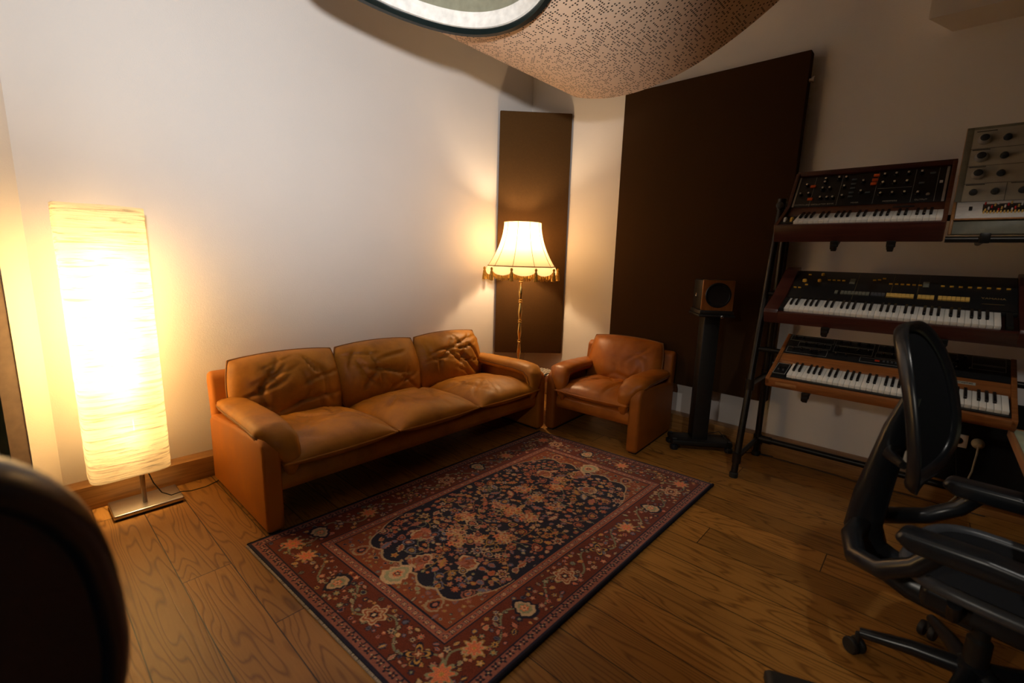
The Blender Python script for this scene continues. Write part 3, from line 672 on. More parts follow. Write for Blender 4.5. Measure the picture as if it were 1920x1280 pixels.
obj('woofer_surround', MB().lathe([(.088, -.004), (.096, .002), (.092, .007), (.083, .008), (.078, .002), (.078, -.02)], 48, rx, False), 'blackgloss', sp)
obj('woofer_cone', MB().lathe([(.079, .003), (.06, -.012), (.033, -.026), (.030, -.022), (.018, -.012), (.004, -.009)], 40, rx), 'cone', sp)
obj('side_knob', MB().lathe([(.018, 0), (.018, .008), (.010, .010), (.006, .004)], 20, Matrix.Translation((-.107, .02, .10)) @ Matrix.Rotation(-PI/2, 4, 'Y')), 'chrome', sp)
cable = MB().tube([(SPX+.03, SPY+.10, .09), (SPX+.12, SPY+.10, .13), (SPX+.20, SPY+.06, .09), (SPX+.22, SPY+.02, .012), (SPX+.26, SPY+.08, .006), (SPX+.36, SPY+.2, .006), (SPX+.48, SPY+.22, .006)], .003, 8)
tag(obj('cable', cable, 'cord'), 'thin black cable looping off the speaker stand base onto the floor', 'cable')

# ------------------------------------------------------------------ keyboard rack
kr = thing('keyboard_rack', 'black steel pipe rack carrying the synthesizers against the back wall', 'keyboard rack', (0, 0, 0))
XL, XR = -.823, .66
def fl(z): return 3.165+(3.51-3.165)*z/1.81            # y of the sloping front leg at height z
for x in (XL, XR):
    obj('front_leg', MB().tube([(x, fl(0), .0), (x, fl(1.83), 1.83)], .0215, 16), 'pipe', kr); obj('rear_leg', MB().tube([(x, 3.675, .0), (x, 3.675, 1.83)], .0215, 16), 'pipe', kr)
    for z in (.0, ):
        obj('rubber_foot', MB().lathe([(.027, 0), (.027, .03), (.0225, .034)], 16, Matrix.Translation((x, fl(0), 0))), 'cord', kr); obj('rubber_foot', MB().lathe([(.027, 0), (.027, .03), (.0225, .034)], 16, Matrix.Translation((x, 3.675, 0))), 'cord', kr)
    for z in (.13, .62, 1.80):
        q = MB().tube([(x, fl(z), z), (x, 3.675, z)], .017, 12)
        for y in (fl(z), 3.675): q.tube([(x, y, z-.035), (x, y, z+.035)], .028, 14)
        obj('side_rung', q, 'pipe', kr)
q = MB().tube([(XL, 3.675, .135), (XR, 3.675, .135)], .0205, 14)
for x in (XL+.05, XR-.05): q.tube([(x-.04, 3.675, .135), (x+.04, 3.675, .135)], .027, 14)
obj('cross_bar', q, 'pipe', kr)
obj('clamp_knob', MB().lathe([(.014, 0), (.022, .008), (.022, .025), (.01, .03)], 14, Matrix.Translation((XL, fl(1.79)-.02, 1.79)) @ Matrix.Rotation(PI/2, 4, 'X')), 'cord', kr)
def arm_level(zf, yf, tilt, xs_):
    # arms run from a bar on the front legs down to the instrument's front edge, with an upturned clip
    zs_ = zf-.012; zz = zf
    for _ in range(20): zz = zf-.026+(fl(zz)-yf)*math.tan(tilt)
    yb = fl(zz)
    obj('shelf_bar', MB().tube([(XL, yb, zz-.02), (XR, yb, zz-.02)], .0165, 12), 'pipe', kr)
    for x in xs_:
        q = MB(); rot = Matrix.Rotation(tilt, 3, 'X'); ln = math.hypot(yb-yf, zz-(zf-.026))
        mid = ((yb+yf)/2, (zz+zf-.026)/2); q.box((x, mid[0]-.01, mid[1]+.006), (.028, ln+.06, .022), .004, 2, rot)
        q.box((x, yf-.018+.012*math.sin(tilt), zf-.010), (.036, .016, .034), .005, 2, rot)
        q.box((x, yf-.005, zf-.034), (.024, .03, .018), .003, 2, rot)
        obj('support_arm', q, 'pipe', kr)

# ------------------------------------------------------------------ synthesizers
WK = bpy.data.meshes.new('wk'); KEYS = {}
def keybed(parent, x0, y0, z0, n, start, pitch, wl=.142, bl=.092):
    k = (round(pitch, 5), wl); g = .0009
    if k not in KEYS:
        w = obj('white_key', MB().box((pitch/2, wl/2, -.010), (pitch-g, wl, .020), .0016, 2), 'ivory', parent); w.location = (x0, y0, z0)
        b = obj('black_key', MB().prism([(0, -.006), (.004, .0095), (.010, .0115), (bl, .0115), (bl, -.006)], 0, -.0058, .0058, .0012, 2), 'ebony', parent); KEYS[k] = (w, b); first = True
    w, b = KEYS[k]; first = w.parent == parent
    seq = [1, 1, 0, 1, 1, 1, 0]                 # black key after C D E F G A B
    bfirst = b.parent == parent
    for i in range(n):
        loc = (x0+i*pitch, y0, z0)
        if i == 0 and first: w.location = loc
        else: inst(w, 'white_key', loc, parent)
        nt = (start+i) % 7
        if seq[nt] and i < n-1:
            off = {0: -.0016, 1: .0016, 3: -.002, 4: 0, 5: .002}[nt]; loc = (x0+(i+1)*pitch+off, y0+wl-bl, z0)
            if bfirst: b.location = loc; bfirst = False
            else: inst(b, 'black_key', loc, parent)
class Panel:
    """a sloping control surface: (u along x, v up the slope) -> parent's local frame"""
    def __init__(s, par, x0, x1, ya, za, yb, zb):
        s.p = par; s.x0, s.x1 = x0, x1; s.a = Vector((0, ya, za)); s.d = Vector((0, yb-ya, zb-za)); s.len = s.d.length; s.ang = math.atan2(zb-za, yb-ya); s.n = Vector((0, -math.sin(s.ang), math.cos(s.ang))); s.proto = {}
    def at(s, u, v, h=0.): q = s.a+s.d*v+s.n*h; return Vector((s.x0+(s.x1-s.x0)*u, q.y, q.z))
    def put(s, name, key, mk, mat, u, v, h=.0, rz=0.):
        rot = Matrix.Rotation(s.ang, 3, 'X') @ Matrix.Rotation(rz, 3, 'Z')
        if key not in s.proto: s.proto[key] = obj(name, mk(), mat, s.p, loc=s.at(u, v, h), rot=rot.to_euler()); return s.proto[key]
        return inst(s.proto[key], name, s.at(u, v, h), s.p, rot.to_euler())
    def slab(s, name, mat, th=.004, u0=0, u1=1, v0=0, v1=1, h=0.):
        c = s.at((u0+u1)/2, (v0+v1)/2, h-th/2)
        return obj(name, MB().box((0, 0, 0), ((s.x1-s.x0)*(u1-u0), s.len*(v1-v0), th), .0008), mat, s.p, loc=c, rot=(s.ang, 0, 0))
    def lines(s, name, mat, segs, w=.0012, h=.0004):
        mb = MB()
        for (u0, v0, u1, v1) in segs:
            mb.box(((u0+u1)/2*(s.x1-s.x0), (v0+v1)/2*s.len, 0), (abs(u1-u0)*(s.x1-s.x0)+w, abs(v1-v0)*s.len+w, .0006))
        return obj(name, mb, mat, s.p, smooth=False, loc=s.at(0, 0, h), rot=(s.ang, 0, 0))
    def text(s, name, st, size, mat, u, v, h=.0008): return text(name, st, size, mat, s.p, s.at(u, v, h), (s.ang, 0, 0))
def frame(u0, v0, u1, v1): return [(u0, v0, u1, v0), (u0, v1, u1, v1), (u0, v0, u0, v1), (u1, v0, u1, v1)]
def mk_knob(r, h, cap=None):
    def f(): return MB().lathe([(r*1.05, 0), (r, h*.25), (r*.92, h*.92), (r*.8, h), (r*.1, h)], 20)
    return f
def mk_box(a, b, c, bev=.0008): return lambda: MB().box((0, 0, c/2), (a, b, c), bev)
def mk_skirt(r): return lambda: MB().lathe([(r*1.35, 0), (r*1.35, .003), (r, .004), (r*.95, .014), (r*.8, .016), (.001, .016)], 22)

# 1. three-oscillator monophonic instrument, top left
T1 = R(20)
s1 = thing('synthesizer', 'compact walnut cased analog synthesizer with raised black knob panel, top left of the rack', 'synthesizer', (-.708, 2.945, 1.532), (T1, 0, 0))
obj('case', MB().box((.351, .22, .036), (.702, .44, .072), .006), 'walnut2', s1)
obj('key_slip', MB().box((.351, .0125, .050), (.702, .025, .09), .004), 'walnut2', s1)
for x in (.008, .694):
    obj('side_cheek', MB().prism([(.0, .06), (.0, .096), (.18, .118), (.272, .135), (.455, .275), (.49, .262), (.44, .06)], 0, x-.009, x+.009, .002, 1), 'walnut', s1)
obj('rear_strip', MB().prism([(.182, .075), (.186, .098), (.268, .120), (.285, .110), (.285, .075)], 0, .017, .685, .002, 1), 'walnut', s1)
obj('panel_box', MB().prism([(.272, .112), (.463, .243), (.485, .250), (.44, .07), (.285, .07)], 0, .017, .685, .001, 1), 'walnut2', s1)
obj('top_lip', MB().box((.351, .474, .262), (.702, .034, .018), .003, 2, Matrix.Rotation(R(34), 3, 'X')), 'walnut2', s1)
P1 = Panel(s1, .019, .683, .275, .118, .458, .246); P1.slab('control_panel', 'blackp', .004, h=.003)
for u in (.008, .985): P1.slab('metal_edge', 'alu2', .006, u-.008, u+.008, 0, 1, .006)
P1.lines('section_lines', 'line', [(u, .02, u, .98) for u in (.13, .325, .567, .80, .935)]+[(.58, .47, .79, .47)], .0016, .0036)
hk = .0032
for (u, v) in ((.075, .70), (.045, .40), (.105, .40), (.205, .86), (.205, .75), (.30, .87), (.20, .55), (.20, .25), (.29, .24), (.25, .55), (.25, .24), (.35, .86), (.352, .57), (.354, .27), (.475, .70), (.475, .38), (.607, .86), (.68, .86), (.755, .86), (.607, .60), (.68, .60), (.755, .60), (.607, .27), (.68, .27), (.755, .27), (.835, .86), (.835, .24)):
    P1.put('knob_base', 'kb', mk_skirt(.0085), 'ebony', u, v, hk); P1.put('knob', 'k', mk_box(.0085, .0095, .006), 'creamknob', u, v, hk+.014, random.uniform(-.6, .6))
for (u, v) in ((.122, .66), (.126, .24), (.554, .88), (.550, .74), (.546, .62)): P1.put('rocker_switch', 'r', mk_box(.026, .016, .008), 'orange', u, v, hk)
for (u, v) in ((.41, .80), (.41, .66), (.412, .52), (.41, .38), (.41, .26), (.52, .36), (.845, .55), (.90, .83)): P1.put('rocker_switch', 'rb', mk_box(.022, .010, .006), 'blue', u, v, hk)
P1.put('power_switch', 'pw', mk_box(.012, .012, .008), 'white', .957, .55, hk); P1.put('headphone_jack', 'hj', mk_knob(.008, .004), 'steel', .895, .22, hk)
for st, u in (('CONTROLLERS', .07), ('OSCILLATOR BANK', .225), ('MIXER', .45), ('MODIFIERS', .675), ('OUTPUT', .86)): P1.text('section_lettering', st, .0125, 'lettering', u, .07, .0042)
obj('name_plate', MB().box((.53, .232, .1135), (.085, .014, .003), .001, 1, Matrix.Rotation(R(15), 3, 'X')), 'blackp', s1)
keybed(s1, .086, .028, .108, 26, 3, .0231)
obj('key_well', MB().box((.351, .10, .074), (.67, .17, .006)), 'blackp', s1, smooth=False)
obj('wheel_panel', MB().box((.050, .10, .092), (.062, .14, .008)), 'blackp', s1)
for x, mt in ((.034, 'white'), (.066, 'amber')): obj('pitch_wheel' if x < .05 else 'modulation_wheel', MB().lathe([(.001, -.005), (.026, -.005), (.026, .005), (.001, .005)], 28, Matrix.Translation((x, .09, .088)) @ Matrix.Rotation(PI/2, 4, 'Y')), mt, s1)
# 2. upright matrix synthesizer, top right
s2 = thing('synthesizer', 'upright grey panel matrix synthesizer with big round dials, top right of the rack', 'synthesizer', (.006, 2.98, 1.566))
W2 = .43
prof = [(0, .0), (0, .068), (.165, .168), (.245, .515), (.27, .515), (.40, .13), (.40, .02)]
for x in (.006, W2-.006): obj('side_cheek', MB().prism(prof, 0, x-.006, x+.006, .002, 1), 'deskedge', s2)
obj('case', MB().prism([(.004, .003), (.004, .058), (.166, .158), (.244, .506), (.262, .506), (.39, .125), (.39, .02)], 0, .012, W2-.012, .001, 1), 'olive', s2)
obj('front_rail', MB().box((W2/2, .002, .069), (W2-.02, .012, .008), .002), 'deskedge', s2)
Q = Panel(s2, .014, W2-.014, .160, .160, .241, .512); Q.slab('control_panel', 'alu', .004, h=.004)
Q.slab('panel_margin', 'olive', .006, -.03, .03, -.0, 1.0, .005); Q.slab('panel_margin', 'olive', .006, -.03, 1.03, .965, 1.0, .005)
Q.lines('section_lines', 'darktext', [(.03, v, 1, v) for v in (.705, .475, .24)]+[(.385, .24, .385, 0), (.75, .24, .75, 0), (.03, .0, 1, .0)], .0018, .0048)
hd = MB()
for a in [(.06, .935, .22, .935), (.05, .69, .19, .69), (.05, .46, .18, .46), (.05, .225, .20, .225), (.42, .225, .58, .225)]: Q.lines('heading_lettering', 'darktext', [a], .004, .0048)
for v in (.825, .59, .36):
    Q.put('vernier_dial', 'vd', lambda: MB().lathe([(.024, 0), (.024, .005), (.0215, .010), (.018, .022), (.0165, .024)], 32, None, False), 'alu2', .13, v, .0045); Q.put('dial_cap', 'dc', lambda: MB().lathe([(.0168, 0), (.0165, .024), (.012, .026), (.002, .026)], 28), 'domeknob', .13, v, .0045)
    for u in (.32, .54, .73, .90): Q.put('knob', 'k', lambda: MB().lathe([(.0155, 0), (.0135, .004), (.0125, .014), (.009, .020), (.002, .022)], 26), 'domeknob', u, v, .0045)
for u in (.12, .30, .52, .70, .88): Q.put('knob', 'k', None, 'domeknob', u, .125, .0045)
Q2 = Panel(s2, .014, W2-.014, .006, .066, .160, .158); Q2.slab('patch_panel', 'white', .004, h=.004); Q2.slab('pin_matrix', 'blackp', .003, .22, .60, .35, .80, .007)
for k in range(14):
    for r_ in range(5):
        if (k*3+r_*5) % 4 == 0: Q2.put('matrix_pin', ('p', (k+r_) % 3), mk_knob(.0032, .012), ('yellow', 'red', 'white')[(k+r_) % 3], .24+k*.026, .38+r_*.095, .0075)
for k in range(14): Q2.put('matrix_pin', ('p', 0), mk_knob(.0032, .012), 'yellow', .23+k*.027, .30, .0045)
for u in (.12, .68): Q2.put('slide_switch', 'sl', mk_box(.012, .020, .012), 'ebony', u, .52, .0045)
Q2.put('joystick', 'js', mk_knob(.022, .030), 'redled', .86, .5, .0045)
# 3. wide polyphonic instrument, middle shelf
T3 = R(20.5)
s3 = thing('synthesizer', 'wide black panelled synthesizer with dark wood ends on the middle shelf', 'synthesizer', (-.700, 2.915, 1.085), (T3, 0, 0))
W3 = 1.06
obj('case', MB().box((W3/2, .26, .034), (W3-.02, .50, .06), .003), 'walnut2', s3); obj('key_slip', MB().box((W3/2, .012, .034), (W3-.06, .024, .068), .004), 'walnut2', s3)
for x in (.035, W3-.035): obj('wood_end', MB().prism([(.0, .0), (-.004, .066), (.01, .082), (.17, .094), (.44, .150), (.52, .140), (.52, .0)], 0, x-.035, x+.035, .004, 2), 'walnut2', s3)
obj('key_well', MB().box((W3/2, .10, .061), (.92, .18, .006)), 'blackp', s3, smooth=False)
for x in (.081, .962): obj('key_block', MB().box((x, .095, .074), (.022, .15, .026), .002), 'blackp', s3)
obj('rear_cover', MB().prism([(.172, .07), (.178, .082), (.47, .135), (.51, .12), (.51, .06), (.172, .06)], 0, .071, W3-.071, .001, 1), 'blackp', s3)
P3 = Panel(s3, .073, W3-.073, .182, .0835, .468, .1355); P3.slab('control_panel', 'blackp', .003, h=.0025)
P3.lines('section_lines', 'goldtext', [(.33, .05, .33, .95), (.50, .3, .50, .95), (.615, .3, .615, .95)], .0012, .0027)
h3 = .0026
for (u, v, r) in ((.055, .60, .011), (.14, .85, .0085), (.135, .62, .009)): P3.put('knob', ('k', r), mk_knob(r, .012), 'amber', u, v, h3)
def slot(u, v): P3.put('slider_cap', 'sc', mk_box(.0145, .0045, .008), 'amber', u, v, h3)
for u in (.02, .045): slot(u, .33)
slot(.07, .83); slot(.075, .45)
for k in range(4): slot(.185+k*.025, .66)
for k, v in enumerate((.72, .74, .79, .88)): slot(.41+k*.022, v) if k < 3 else None
for k in range(6): slot(.49+k*.026, .62)
for k in range(8): slot(.715+k*.036, .62)
P3.put('display_window', 'dw', mk_box(.024, .050, .004), 'olive', .305, .66, h3); P3.put('display_window', 'dw', None, 'olive', .645, .66, h3)
for k in range(1): P3.put('tab_switch', 'to', mk_box(.014, .028, .008), 'olive', .245, .24, h3)
for k in range(8): P3.put('tab_switch', 'to', None, 'olive', .275+k*.0175, .24, h3)
for k in range(4): P3.put('tab_switch', 'tg', mk_box(.014, .028, .008), 'grey', .42+k*.0165, .24, h3)
for k in range(7): P3.put('tab_switch', 'ty', mk_box(.0152, .030, .009), 'yellow', .492+k*.0172, .24, h3)
for k in range(4): P3.put('tab_switch', 'ty', None, 'yellow', .628+k*.0172, .24, h3)
for k in range(7): P3.put('tab_switch', 'ty', None, 'yellow', .712+k*.0178, .24, h3)
P3.text('maker_lettering', 'YAMAHA', .020, 'goldtext', .915, .33, .0032); P3.lines('model_stripe', 'goldtext', [(.875, .17, .955, .17)], .0014, .0028)
keybed(s3, .0935, .026, .084, 36, 0, .0234)
# 4. bottom wood cased instrument
T4 = R(16.5)
s4 = thing('synthesizer', 'koa wood cased analog synthesizer with black knob panel on the lowest shelf', 'synthesizer', (-.622, 2.79, .744), (T4, 0, 0))
W4 = .955
obj('case', MB().box((W4/2, .235, .024), (W4, .46, .048), .004), 'koa', s4); obj('key_slip', MB().box((W4/2, .012, .030), (W4, .024, .042), .004), 'koa', s4)
for x in (.010, W4-.010): obj('side_cheek', MB().prism([(.0, .02), (.0, .055), (.16, .075), (.268, .094), (.465, .128), (.475, .118), (.475, .02)], 0, x-.010, x+.010, .003, 2), 'koa', s4)
obj('key_strip', MB().box((W4/2, .030, .0535), (W4-.04, .016, .006)), 'blackp', s4, smooth=False); obj('key_well', MB().box((W4/2, .105, .052), (W4-.04, .15, .006)), 'blackp', s4, smooth=False)
obj('wood_strip', MB().prism([(.185, .05), (.188, .074), (.268, .0905), (.275, .05)], 0, .02, W4-.02, .002, 1), 'koa', s4)
obj('panel_box', MB().prism([(.268, .05), (.268, .090), (.462, .1235), (.47, .118), (.47, .05)], 0, .02, W4-.02, .001, 1), 'blackp', s4)
P4_ = Panel(s4, .022, W4-.022, .271, .0915, .460, .1245); P4_.slab('control_panel', 'blackp', .003, h=.0025)
sg = frame(.01, .04, .225, .34)+frame(.06, .40, .232, .64)+frame(.005, .70, .24, .95)+frame(.25, .35, .44, .66)+frame(.25, .70, .44, .95)+frame(.46, .62, .55, .95)+frame(.39, .05, .57, .27)+frame(.455, .33, .60, .56)+frame(.62, .1, .75, .5)+frame(.62, .55, .8, .95)+frame(.86, .62, .985, .95)+frame(.86, .40, .985, .58)
P4_.lines('section_lines', 'line', sg, .0013, .0028)
for (u, v) in ((.03, .84), (.075, .84), (.10, .52), (.155, .52), (.20, .52), (.045, .20), (.09, .20), (.14, .20), (.185, .20), (.275, .84), (.32, .84), (.365, .84), (.41, .84), (.27, .52), (.32, .52), (.37, .52), (.42, .52), (.27, .20), (.32, .20), (.49, .80), (.525, .80), (.49, .46), (.53, .46), (.57, .46), (.65, .78), (.70, .78), (.75, .78), (.65, .34), (.70, .34), (.80, .30), (.85, .30), (.80, .62), (.83, .80)):
    P4_.put('knob', 'k', mk_skirt(.0062), 'ebony', u, v, .0028); P4_.put('knob_cap', 'kc', mk_knob(.0046, .003), 'chrome', u, v, .0175)
P4_.put('red_display', 'rd', mk_box(.020, .012, .003), 'redled', .47, .17, .0028)
for k in range(4): P4_.put('push_button', 'pb', mk_box(.009, .009, .006), 'grey', .50+k*.018, .17, .0028)
obj('name_plate', MB().box((.785, .228, .0835), (.075, .020, .003), .0008, 1, Matrix.Rotation(R(11.6), 3, 'X')), 'alu', s4)
text('name_lettering', 'prophet', .017, 'darktext', s4, (.785, .2276, .0858), (R(11.6), 0, 0))
obj('control_box', MB().box((.054, .105, .062), (.066, .135, .018), .002), 'blackp', s4)
fr4 = MB()
for (a, b, c, d_) in ((.054, .042, .060, .002), (.054, .168, .060, .002), (.025, .105, .002, .126), (.083, .105, .002, .126)): fr4.box((a, b, .0714), (c, d_, .0008))
obj('control_frame', fr4, 'line', s4, smooth=False)
for x in (.042, .066): obj('pitch_wheel' if x < .05 else 'modulation_wheel', MB().lathe([(.001, -.005), (.022, -.005), (.022, .005), (.001, .005)], 26, Matrix.Translation((x, .10, .060)) @ Matrix.Rotation(PI/2, 4, 'Y')), 'ebony', s4)
obj('serial_plate', MB().box((.10, -.001, .028), (.10, .003, .016), .0005), 'deskedge', s4)
keybed(s4, .0925, .038, .0735, 36, 0, .0232)
arm_level(1.532, 2.945, T1, (-.42, -.19)); arm_level(1.085, 2.915, T3, (-.40, .06)); arm_level(.744, 2.79, T4, (-.425, .10))
q = MB().tube([(-.0, 2.985, 1.545), (.46, 2.985, 1.545)], .014, 12); obj('shelf_bar', q, 'pipe', kr)
for x in (.13, .36):
    q = MB().tube([(x, 2.975, 1.549), (x, 3.46, 1.549)], .014, 12); q.box((x, 2.962, 1.55), (.036, .02, .045), .004); obj('support_arm', q, 'pipe', kr)

# ------------------------------------------------------------------ black wall board, sockets, cables under the rack
wb = thing('wall_board', 'black felt covered board low on the back wall behind the rack, holding the sockets', 'wall board', (.66, 3.80, 0))
obj('felt_face', MB().box((0, -.0, .4), (1.10, .04, .53), .004), 'felt', wb)
so = thing('wall_socket', 'square white wall socket on the black board under the rack', 'wall socket', (.232, 3.779, .402))
obj('face_plate', MB().box((0, -.005, 0), (.08, .010, .08), .003), 'socket', so)
obj('socket_well', MB().lathe([(.021, 0), (.021, .003), (.017, -.006), (.001, -.006)], 24, Matrix.Translation((0, -.010, 0)) @ Matrix.Rotation(PI/2, 4, 'X')), 'deskedge', so)
pg = thing('power_plug', 'round white mains plug with hanging cable right of the square socket', 'power plug', (.315, 3.779, .405))
obj('plug_body', MB().lathe([(.030, 0), (.030, .012), (.020, .035), (.010, .05)], 20, Matrix.Rotation(PI/2, 4, 'X')), 'white_cord', pg)
obj('cable', MB().tube([(0, -.045, .0), (0, -.055, -.05), (-.004, -.05, -.16), (-.02, -.05, -.25), (-.05, -.06, -.34), (-.09, -.10, -.398), (-.13, -.16, -.400)], .005, 8), 'white_cord', pg)
for (nm, lab, pts, m_) in (
  ('cable', 'thin grey cable hanging over the wooden baseboard behind the rack', [(-.17, 3.72, .16), (-.15, 3.66, .13), (-.10, 3.60, .07), (-.07, 3.55, .012), (-.06, 3.45, .004), (-.02, 3.40, .004)], 'wire'),
  ('cable', 'dark cable lying along the foot of the back baseboard', [(-.80, 3.70, .004), (-.5, 3.705, .004), (-.2, 3.69, .004), (.1, 3.70, .004), (.4, 3.70, .004)], 'cord'),
  ('cable', 'black cable dangling between the middle and lowest synthesizers', [(.02, 3.42, 1.10), (.03, 3.45, 1.02), (.02, 3.50, .96), (.05, 3.55, .80), (.10, 3.60, .62), (.20, 3.66, .5), (.22, 3.72, .40), (.25, 3.68, .2), (.28, 3.62, .05), (.3, 3.6, .004)], 'cord')):
    tag(obj(nm, MB().tube(pts, .0026, 8), m_), lab, 'cable')

# ------------------------------------------------------------------ desk corner
dk = thing('desk', 'corner of a grey green topped desk with beech edge at right', 'desk', (0, 0, 0))
obj('desktop', MB().box((.83, 2.14, .728), (1.0, 1.44, .024), .003), 'desk', dk); obj('front_edge', MB().box((.324, 2.14, .725), (.012, 1.44, .034), .002), 'deskedge', dk); obj('side_edge', MB().box((.83, 2.866, .725), (1.0, .012, .034), .002), 'deskedge', dk)
for x, y in ((1.25, 2.8), (1.25, 1.48), (.62, 2.8), (.95, 1.48)): obj('leg', MB().box((x, y, .358), (.05, .05, .716), .004), 'black', dk)

# ------------------------------------------------------------------ office chairs
def office_chair(label, loc, rz, mesh_m, arms=True, top=1.22, bot=.70):
    c = thing('office_chair', label, 'office chair', loc, (0, 0, rz))
    zc_, hh = (top+bot)/2, (top-bot)/2
    def outline(a, k=1.):
        ca, sa = math.cos(a), math.sin(a); u = math.copysign(abs(ca)**.62, ca); v = math.copysign(abs(sa)**.62, sa)
        wd = .255-.035*v-.03*v*v
        x = wd*u*k; z = zc_+hh*v*k; return x, z
    def by(x, z): t_ = (z-bot)/.5; return .225+.05*t_+.05*t_*t_-.75*x*x
    rim = []
    for k in range(64):
        x, z = outline(2*PI*k/64, .95); rim.append((x, by(x, z), z))
    vs = []; fs = []; K = 64; RG = 9
    for i in range(RG+1):
        for k in range(K):
            x, z = outline(2*PI*k/K, .95*i/RG); vs.append((x, by(x, z)-.004, z))
    for i in range(RG):
        for k in range(K): fs.append([i*K+k, i*K+(k+1) % K, (i+1)*K+(k+1) % K, (i+1)*K+k])
    n_ = len(vs); vs += [(x, y+.008, z) for x, y, z in vs]; fs += [[q_+n_ for q_ in f[::-1]] for f in fs]
    obj('back_mesh', MB().add(vs, fs), mesh_m, c, angle=80)
    # frame: wide flattened rim
    rv = []; rf = []; S = 12
    for k in range(K):
        x, z = outline(2*PI*k/K, .95); x2, z2 = outline(2*PI*k/K, 1.05); x1_, z1_ = outline(2*PI*k/K, .895); y_ = by(x, z)
        for j in range(S):
            a = 2*PI*j/S; f = math.cos(a); xx = x+((x2-x) if f > 0 else (x-x1_))*f; zz = z+((z2-z) if f > 0 else (z-z1_))*f
            rv.append((xx, y_+.017*math.sin(a)-.02*max(0, f)**2, zz))
    for k in range(K):
        for j in range(S): rf.append([k*S+j, k*S+(j+1) % S, ((k+1) % K)*S+(j+1) % S, ((k+1) % K)*S+j])
    obj('back_frame', MB().add(rv, rf), 'blackgloss', c, angle=80)
    sp_ = MB().tube([(0, .275, .98), (0, .30, .86), (0, .315, .74), (0, .335, .60), (0, .345, .47), (0, .31, .38), (0, .18, .33), (0, .02, .33)], [.018, .028, .034, .040, .042, .042, .04, .045], 14, False, 1.5)
    obj('spine', sp_, 'blackgloss', c)
    lum = MB().tube([(-.20, by(.2, .80)+.02, .80), (-.10, .285, .79), (0, .295, .785), (.10, .285, .79), (.20, by(.2, .80)+.02, .80)], [.012, .02, .024, .02, .012], 10); obj('lumbar_bar', lum, 'blackgloss', c)
    # seat
    def so_(a, k=1.): ca, sa = math.cos(a), math.sin(a); return .258*math.copysign(abs(ca)**.6, ca)*k, -.03+.235*math.copysign(abs(sa)**.6, sa)*k
    def sz(x, y): return .485-.35*max(0, -y-.12)**1.5*2-.02*(1-(x/.26)**2)+.02*max(0, y)
    vs = []; fs = []
    for i in range(RG+1):
        for k in range(K): x, y = so_(2*PI*k/K, .95*i/RG); vs.append((x, y, sz(x, y)))
    for i in range(RG):
        for k in range(K): fs.append([i*K+k, i*K+(k+1) % K, (i+1)*K+(k+1) % K, (i+1)*K+k])
    n_ = len(vs); vs += [(x, y, z-.01) for x, y, z in vs]; fs += [[q_+n_ for q_ in f[::-1]] for f in fs]
    obj('seat_mesh', MB().add(vs, fs), 'mesh', c, angle=80)
    obj('seat_frame', MB().tube([(*so_(2*PI*k/K, .97), sz(*so_(2*PI*k/K, .97))-.004) for k in range(K)], .020, 10, True), 'grey', c)
    obj('tilt_mechanism', MB().box((0, .0, .36), (.22, .30, .08), .025, 3), 'blackgloss', c)
    for sx in (-1, 1):
        yo = MB().tube([(sx*.03, .345, .49), (sx*.12, .345, .47), (sx*.22, .30, .455), (sx*.275, .22, .475), (sx*.29, .14, .54), (sx*.29, .10, .60)], [.03, .032, .032, .030, .028, .026], 12); obj('arm_support', yo, 'blackgloss', c)
        if arms:
            obj('arm_pad', MB().prism([(.20, .620), (.18, .648), (.0, .655), (-.17, .648), (-.215, .630), (-.17, .598), (.16, .590)], 0, sx*.29-.042, sx*.29+.042, .014, 3), 'blackgloss', c, angle=60)
        su = MB().tube([(sx*.10, .05, .36), (sx*.22, .05, .40), (sx*.25, .05, .455)], .018, 10); obj('seat_strut', su, 'blackgloss', c)
    obj('gas_column', MB().lathe([(.032, .13), (.032, .24), (.022, .25), (.022, .34)], 20), 'black', c)
    hub = MB().lathe([(.045, .09), (.05, .12), (.045, .15), (.03, .16)], 20); obj('hub', hub, 'blackgloss', c)
    for k in range(5):
        a = PI/2+k*2*PI/5+R(12); q = Vector((math.cos(a), math.sin(a), 0))
        lg = obj('base_leg', MB().tube([q*.03+Vector((0, 0, .125)), q*.15+Vector((0, 0, .115)), q*.29+Vector((0, 0, .088))], [.030, .025, .017], 12), 'blackgloss', c)
        mt = Matrix.Translation(q*.30) @ Matrix.Rotation(a+R(50), 4, 'Z')
        w = MB()
        for s_ in (-.016, .016): w.lathe([(.004, -.009), (.027, -.009), (.030, -.004), (.030, .004), (.027, .009), (.004, .009)], 20, mt @ Matrix.Translation((s_, 0, .030)) @ Matrix.Rotation(PI/2, 4, 'Y'))
        w.lathe([(.009, .035), (.009, .085)], 10, Matrix.Translation(q*.295)); obj('caster', w, 'cord', c)
    return c
office_chair('black mesh office chair facing the desk at right, in front of the keyboard rack', (.265, 1.985, 0), R(79.4), 'mesh')
office_chair('black framed mesh chair back close to the camera at lower left', (-.845, -.250, 0), R(-76), 'meshb', True, 1.24, .71)

fb = MB().prism([(-.165, .0), (-.165, .030), (-.15, .040), (.14, .034), (.165, .024), (.165, .0)], 1, -.035, .035, .006, 3)
o = obj('foot_pedal', fb, 'cord', None, angle=60); o.location = (-.085, 1.655, .001); o.rotation_euler = (0, 0, R(24)); tag(o, 'flat black foot pedal on the oak floor near the office chair caster', 'foot pedal')
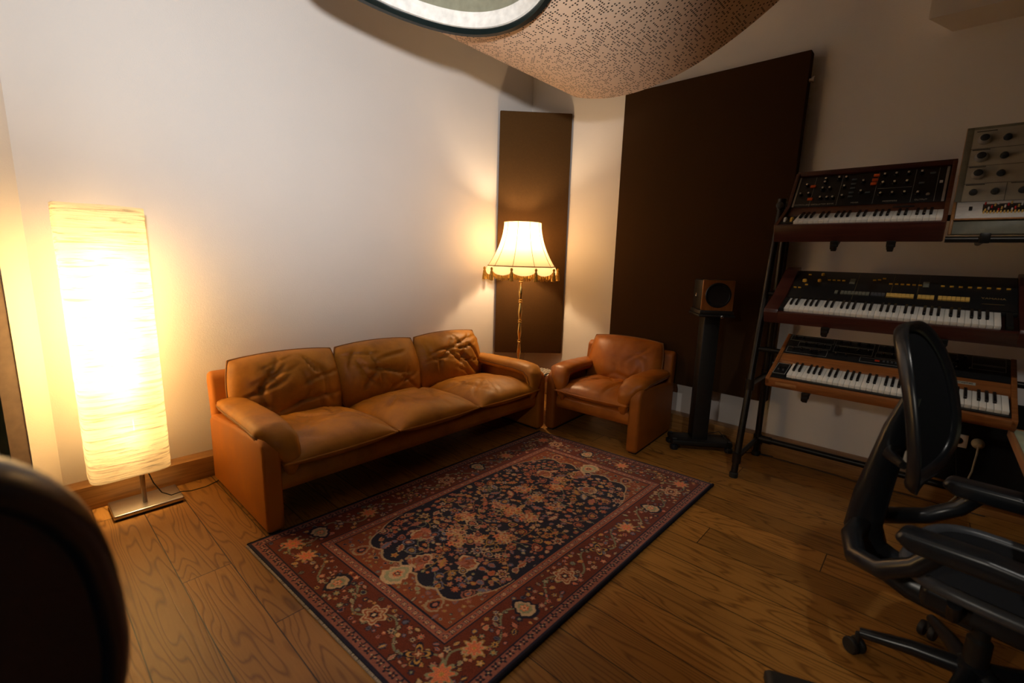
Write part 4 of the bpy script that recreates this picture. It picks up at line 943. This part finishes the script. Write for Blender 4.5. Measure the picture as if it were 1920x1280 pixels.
# ------------------------------------------------------------------ lights
def light(name, kind, loc, energy, color, size=.05, target=None, **kw):
    l = bpy.data.lights.new(name, kind); l.energy = energy; l.color = color
    if kind in ('POINT', 'SPOT'): l.shadow_soft_size = size
    if kind == "AREA": l.size = size
    for k, v in kw.items(): setattr(l, k, v)
    o = bpy.data.objects.new(name, l); COL.objects.link(o); o.location = loc
    if target: o.rotation_euler = (Vector(target)-Vector(loc)).to_track_quat('-Z', 'Y').to_euler()
    return o
for i, b in enumerate(bulb_l): light('paper_lamp_bulb', 'POINT', b, (3.2, 6.3, 8.3, 8.3, 5.4)[i], (1, .68, .345), .045)
light('tassel_lamp_bulb', 'POINT', (LX, LY, 1.56), 31, (1, .70, .40), .045)
light('studio_lamp', 'SPOT', (.25, -.12, 1.75), 440, (1, .965, .93), .06, (-3.29, 1.6, 2.95), spot_size=R(76), spot_blend=1.)
light('floor_fill', 'SPOT', (-.59, -1.08, 1.85), 50, (1, .90, .76), .05, (-.75, 1.9, 0), spot_size=R(52), spot_blend=.6)  # added fill with no lamp behind it, brightens the rug and floor
light('ceiling_downlight', 'SPOT', (.35, .90, 3.2), 50, (1, .93, .84), .05, (-.1, 2.7, .5), spot_size=R(50), spot_blend=.5)
light('chair_highlight_fill', 'SPOT', (1.9, -.75, 2.1), 16, (.70, .84, 1), .12, (-.55, -.15, .95), spot_size=R(27), spot_blend=.6)  # added cool spot without a fixture, puts a highlight on the foreground chair
w = bpy.data.worlds.new('world'); SC.world = w; w.use_nodes = True; w.node_tree.nodes['Background'].inputs[0].default_value = (.9, .8, .7, 1); w.node_tree.nodes['Background'].inputs[1].default_value = .006

# ------------------------------------------------------------------ camera
cam = bpy.data.cameras.new('camera'); co = bpy.data.objects.new('camera', cam); COL.objects.link(co)
cam.sensor_width = 36; cam.sensor_fit = 'HORIZONTAL'; cam.lens = 865/1920*36; cam.clip_start = .02; cam.clip_end = 60
r3 = Vector((.73744273, .67476344, .02953856)); d3 = Vector((.141275, -.11133597, -.98368983)); f3 = Vector((-.66046923, .72958797, -.17743111))
mt = Matrix((( r3.x, -d3.x, -f3.x, 0), (r3.y, -d3.y, -f3.y, 0), (r3.z, -d3.z, -f3.z, 1.4), (0, 0, 0, 1)))
co.matrix_world = mt
cam.dof.use_dof = True; cam.dof.focus_distance = 3.3; cam.dof.aperture_fstop = 2.0
SC.camera = co
vs_ = SC.view_settings; vs_.view_transform = 'Standard'; vs_.look = 'None'; vs_.exposure = 0.; vs_.gamma = 1.; vs_.use_curve_mapping = False
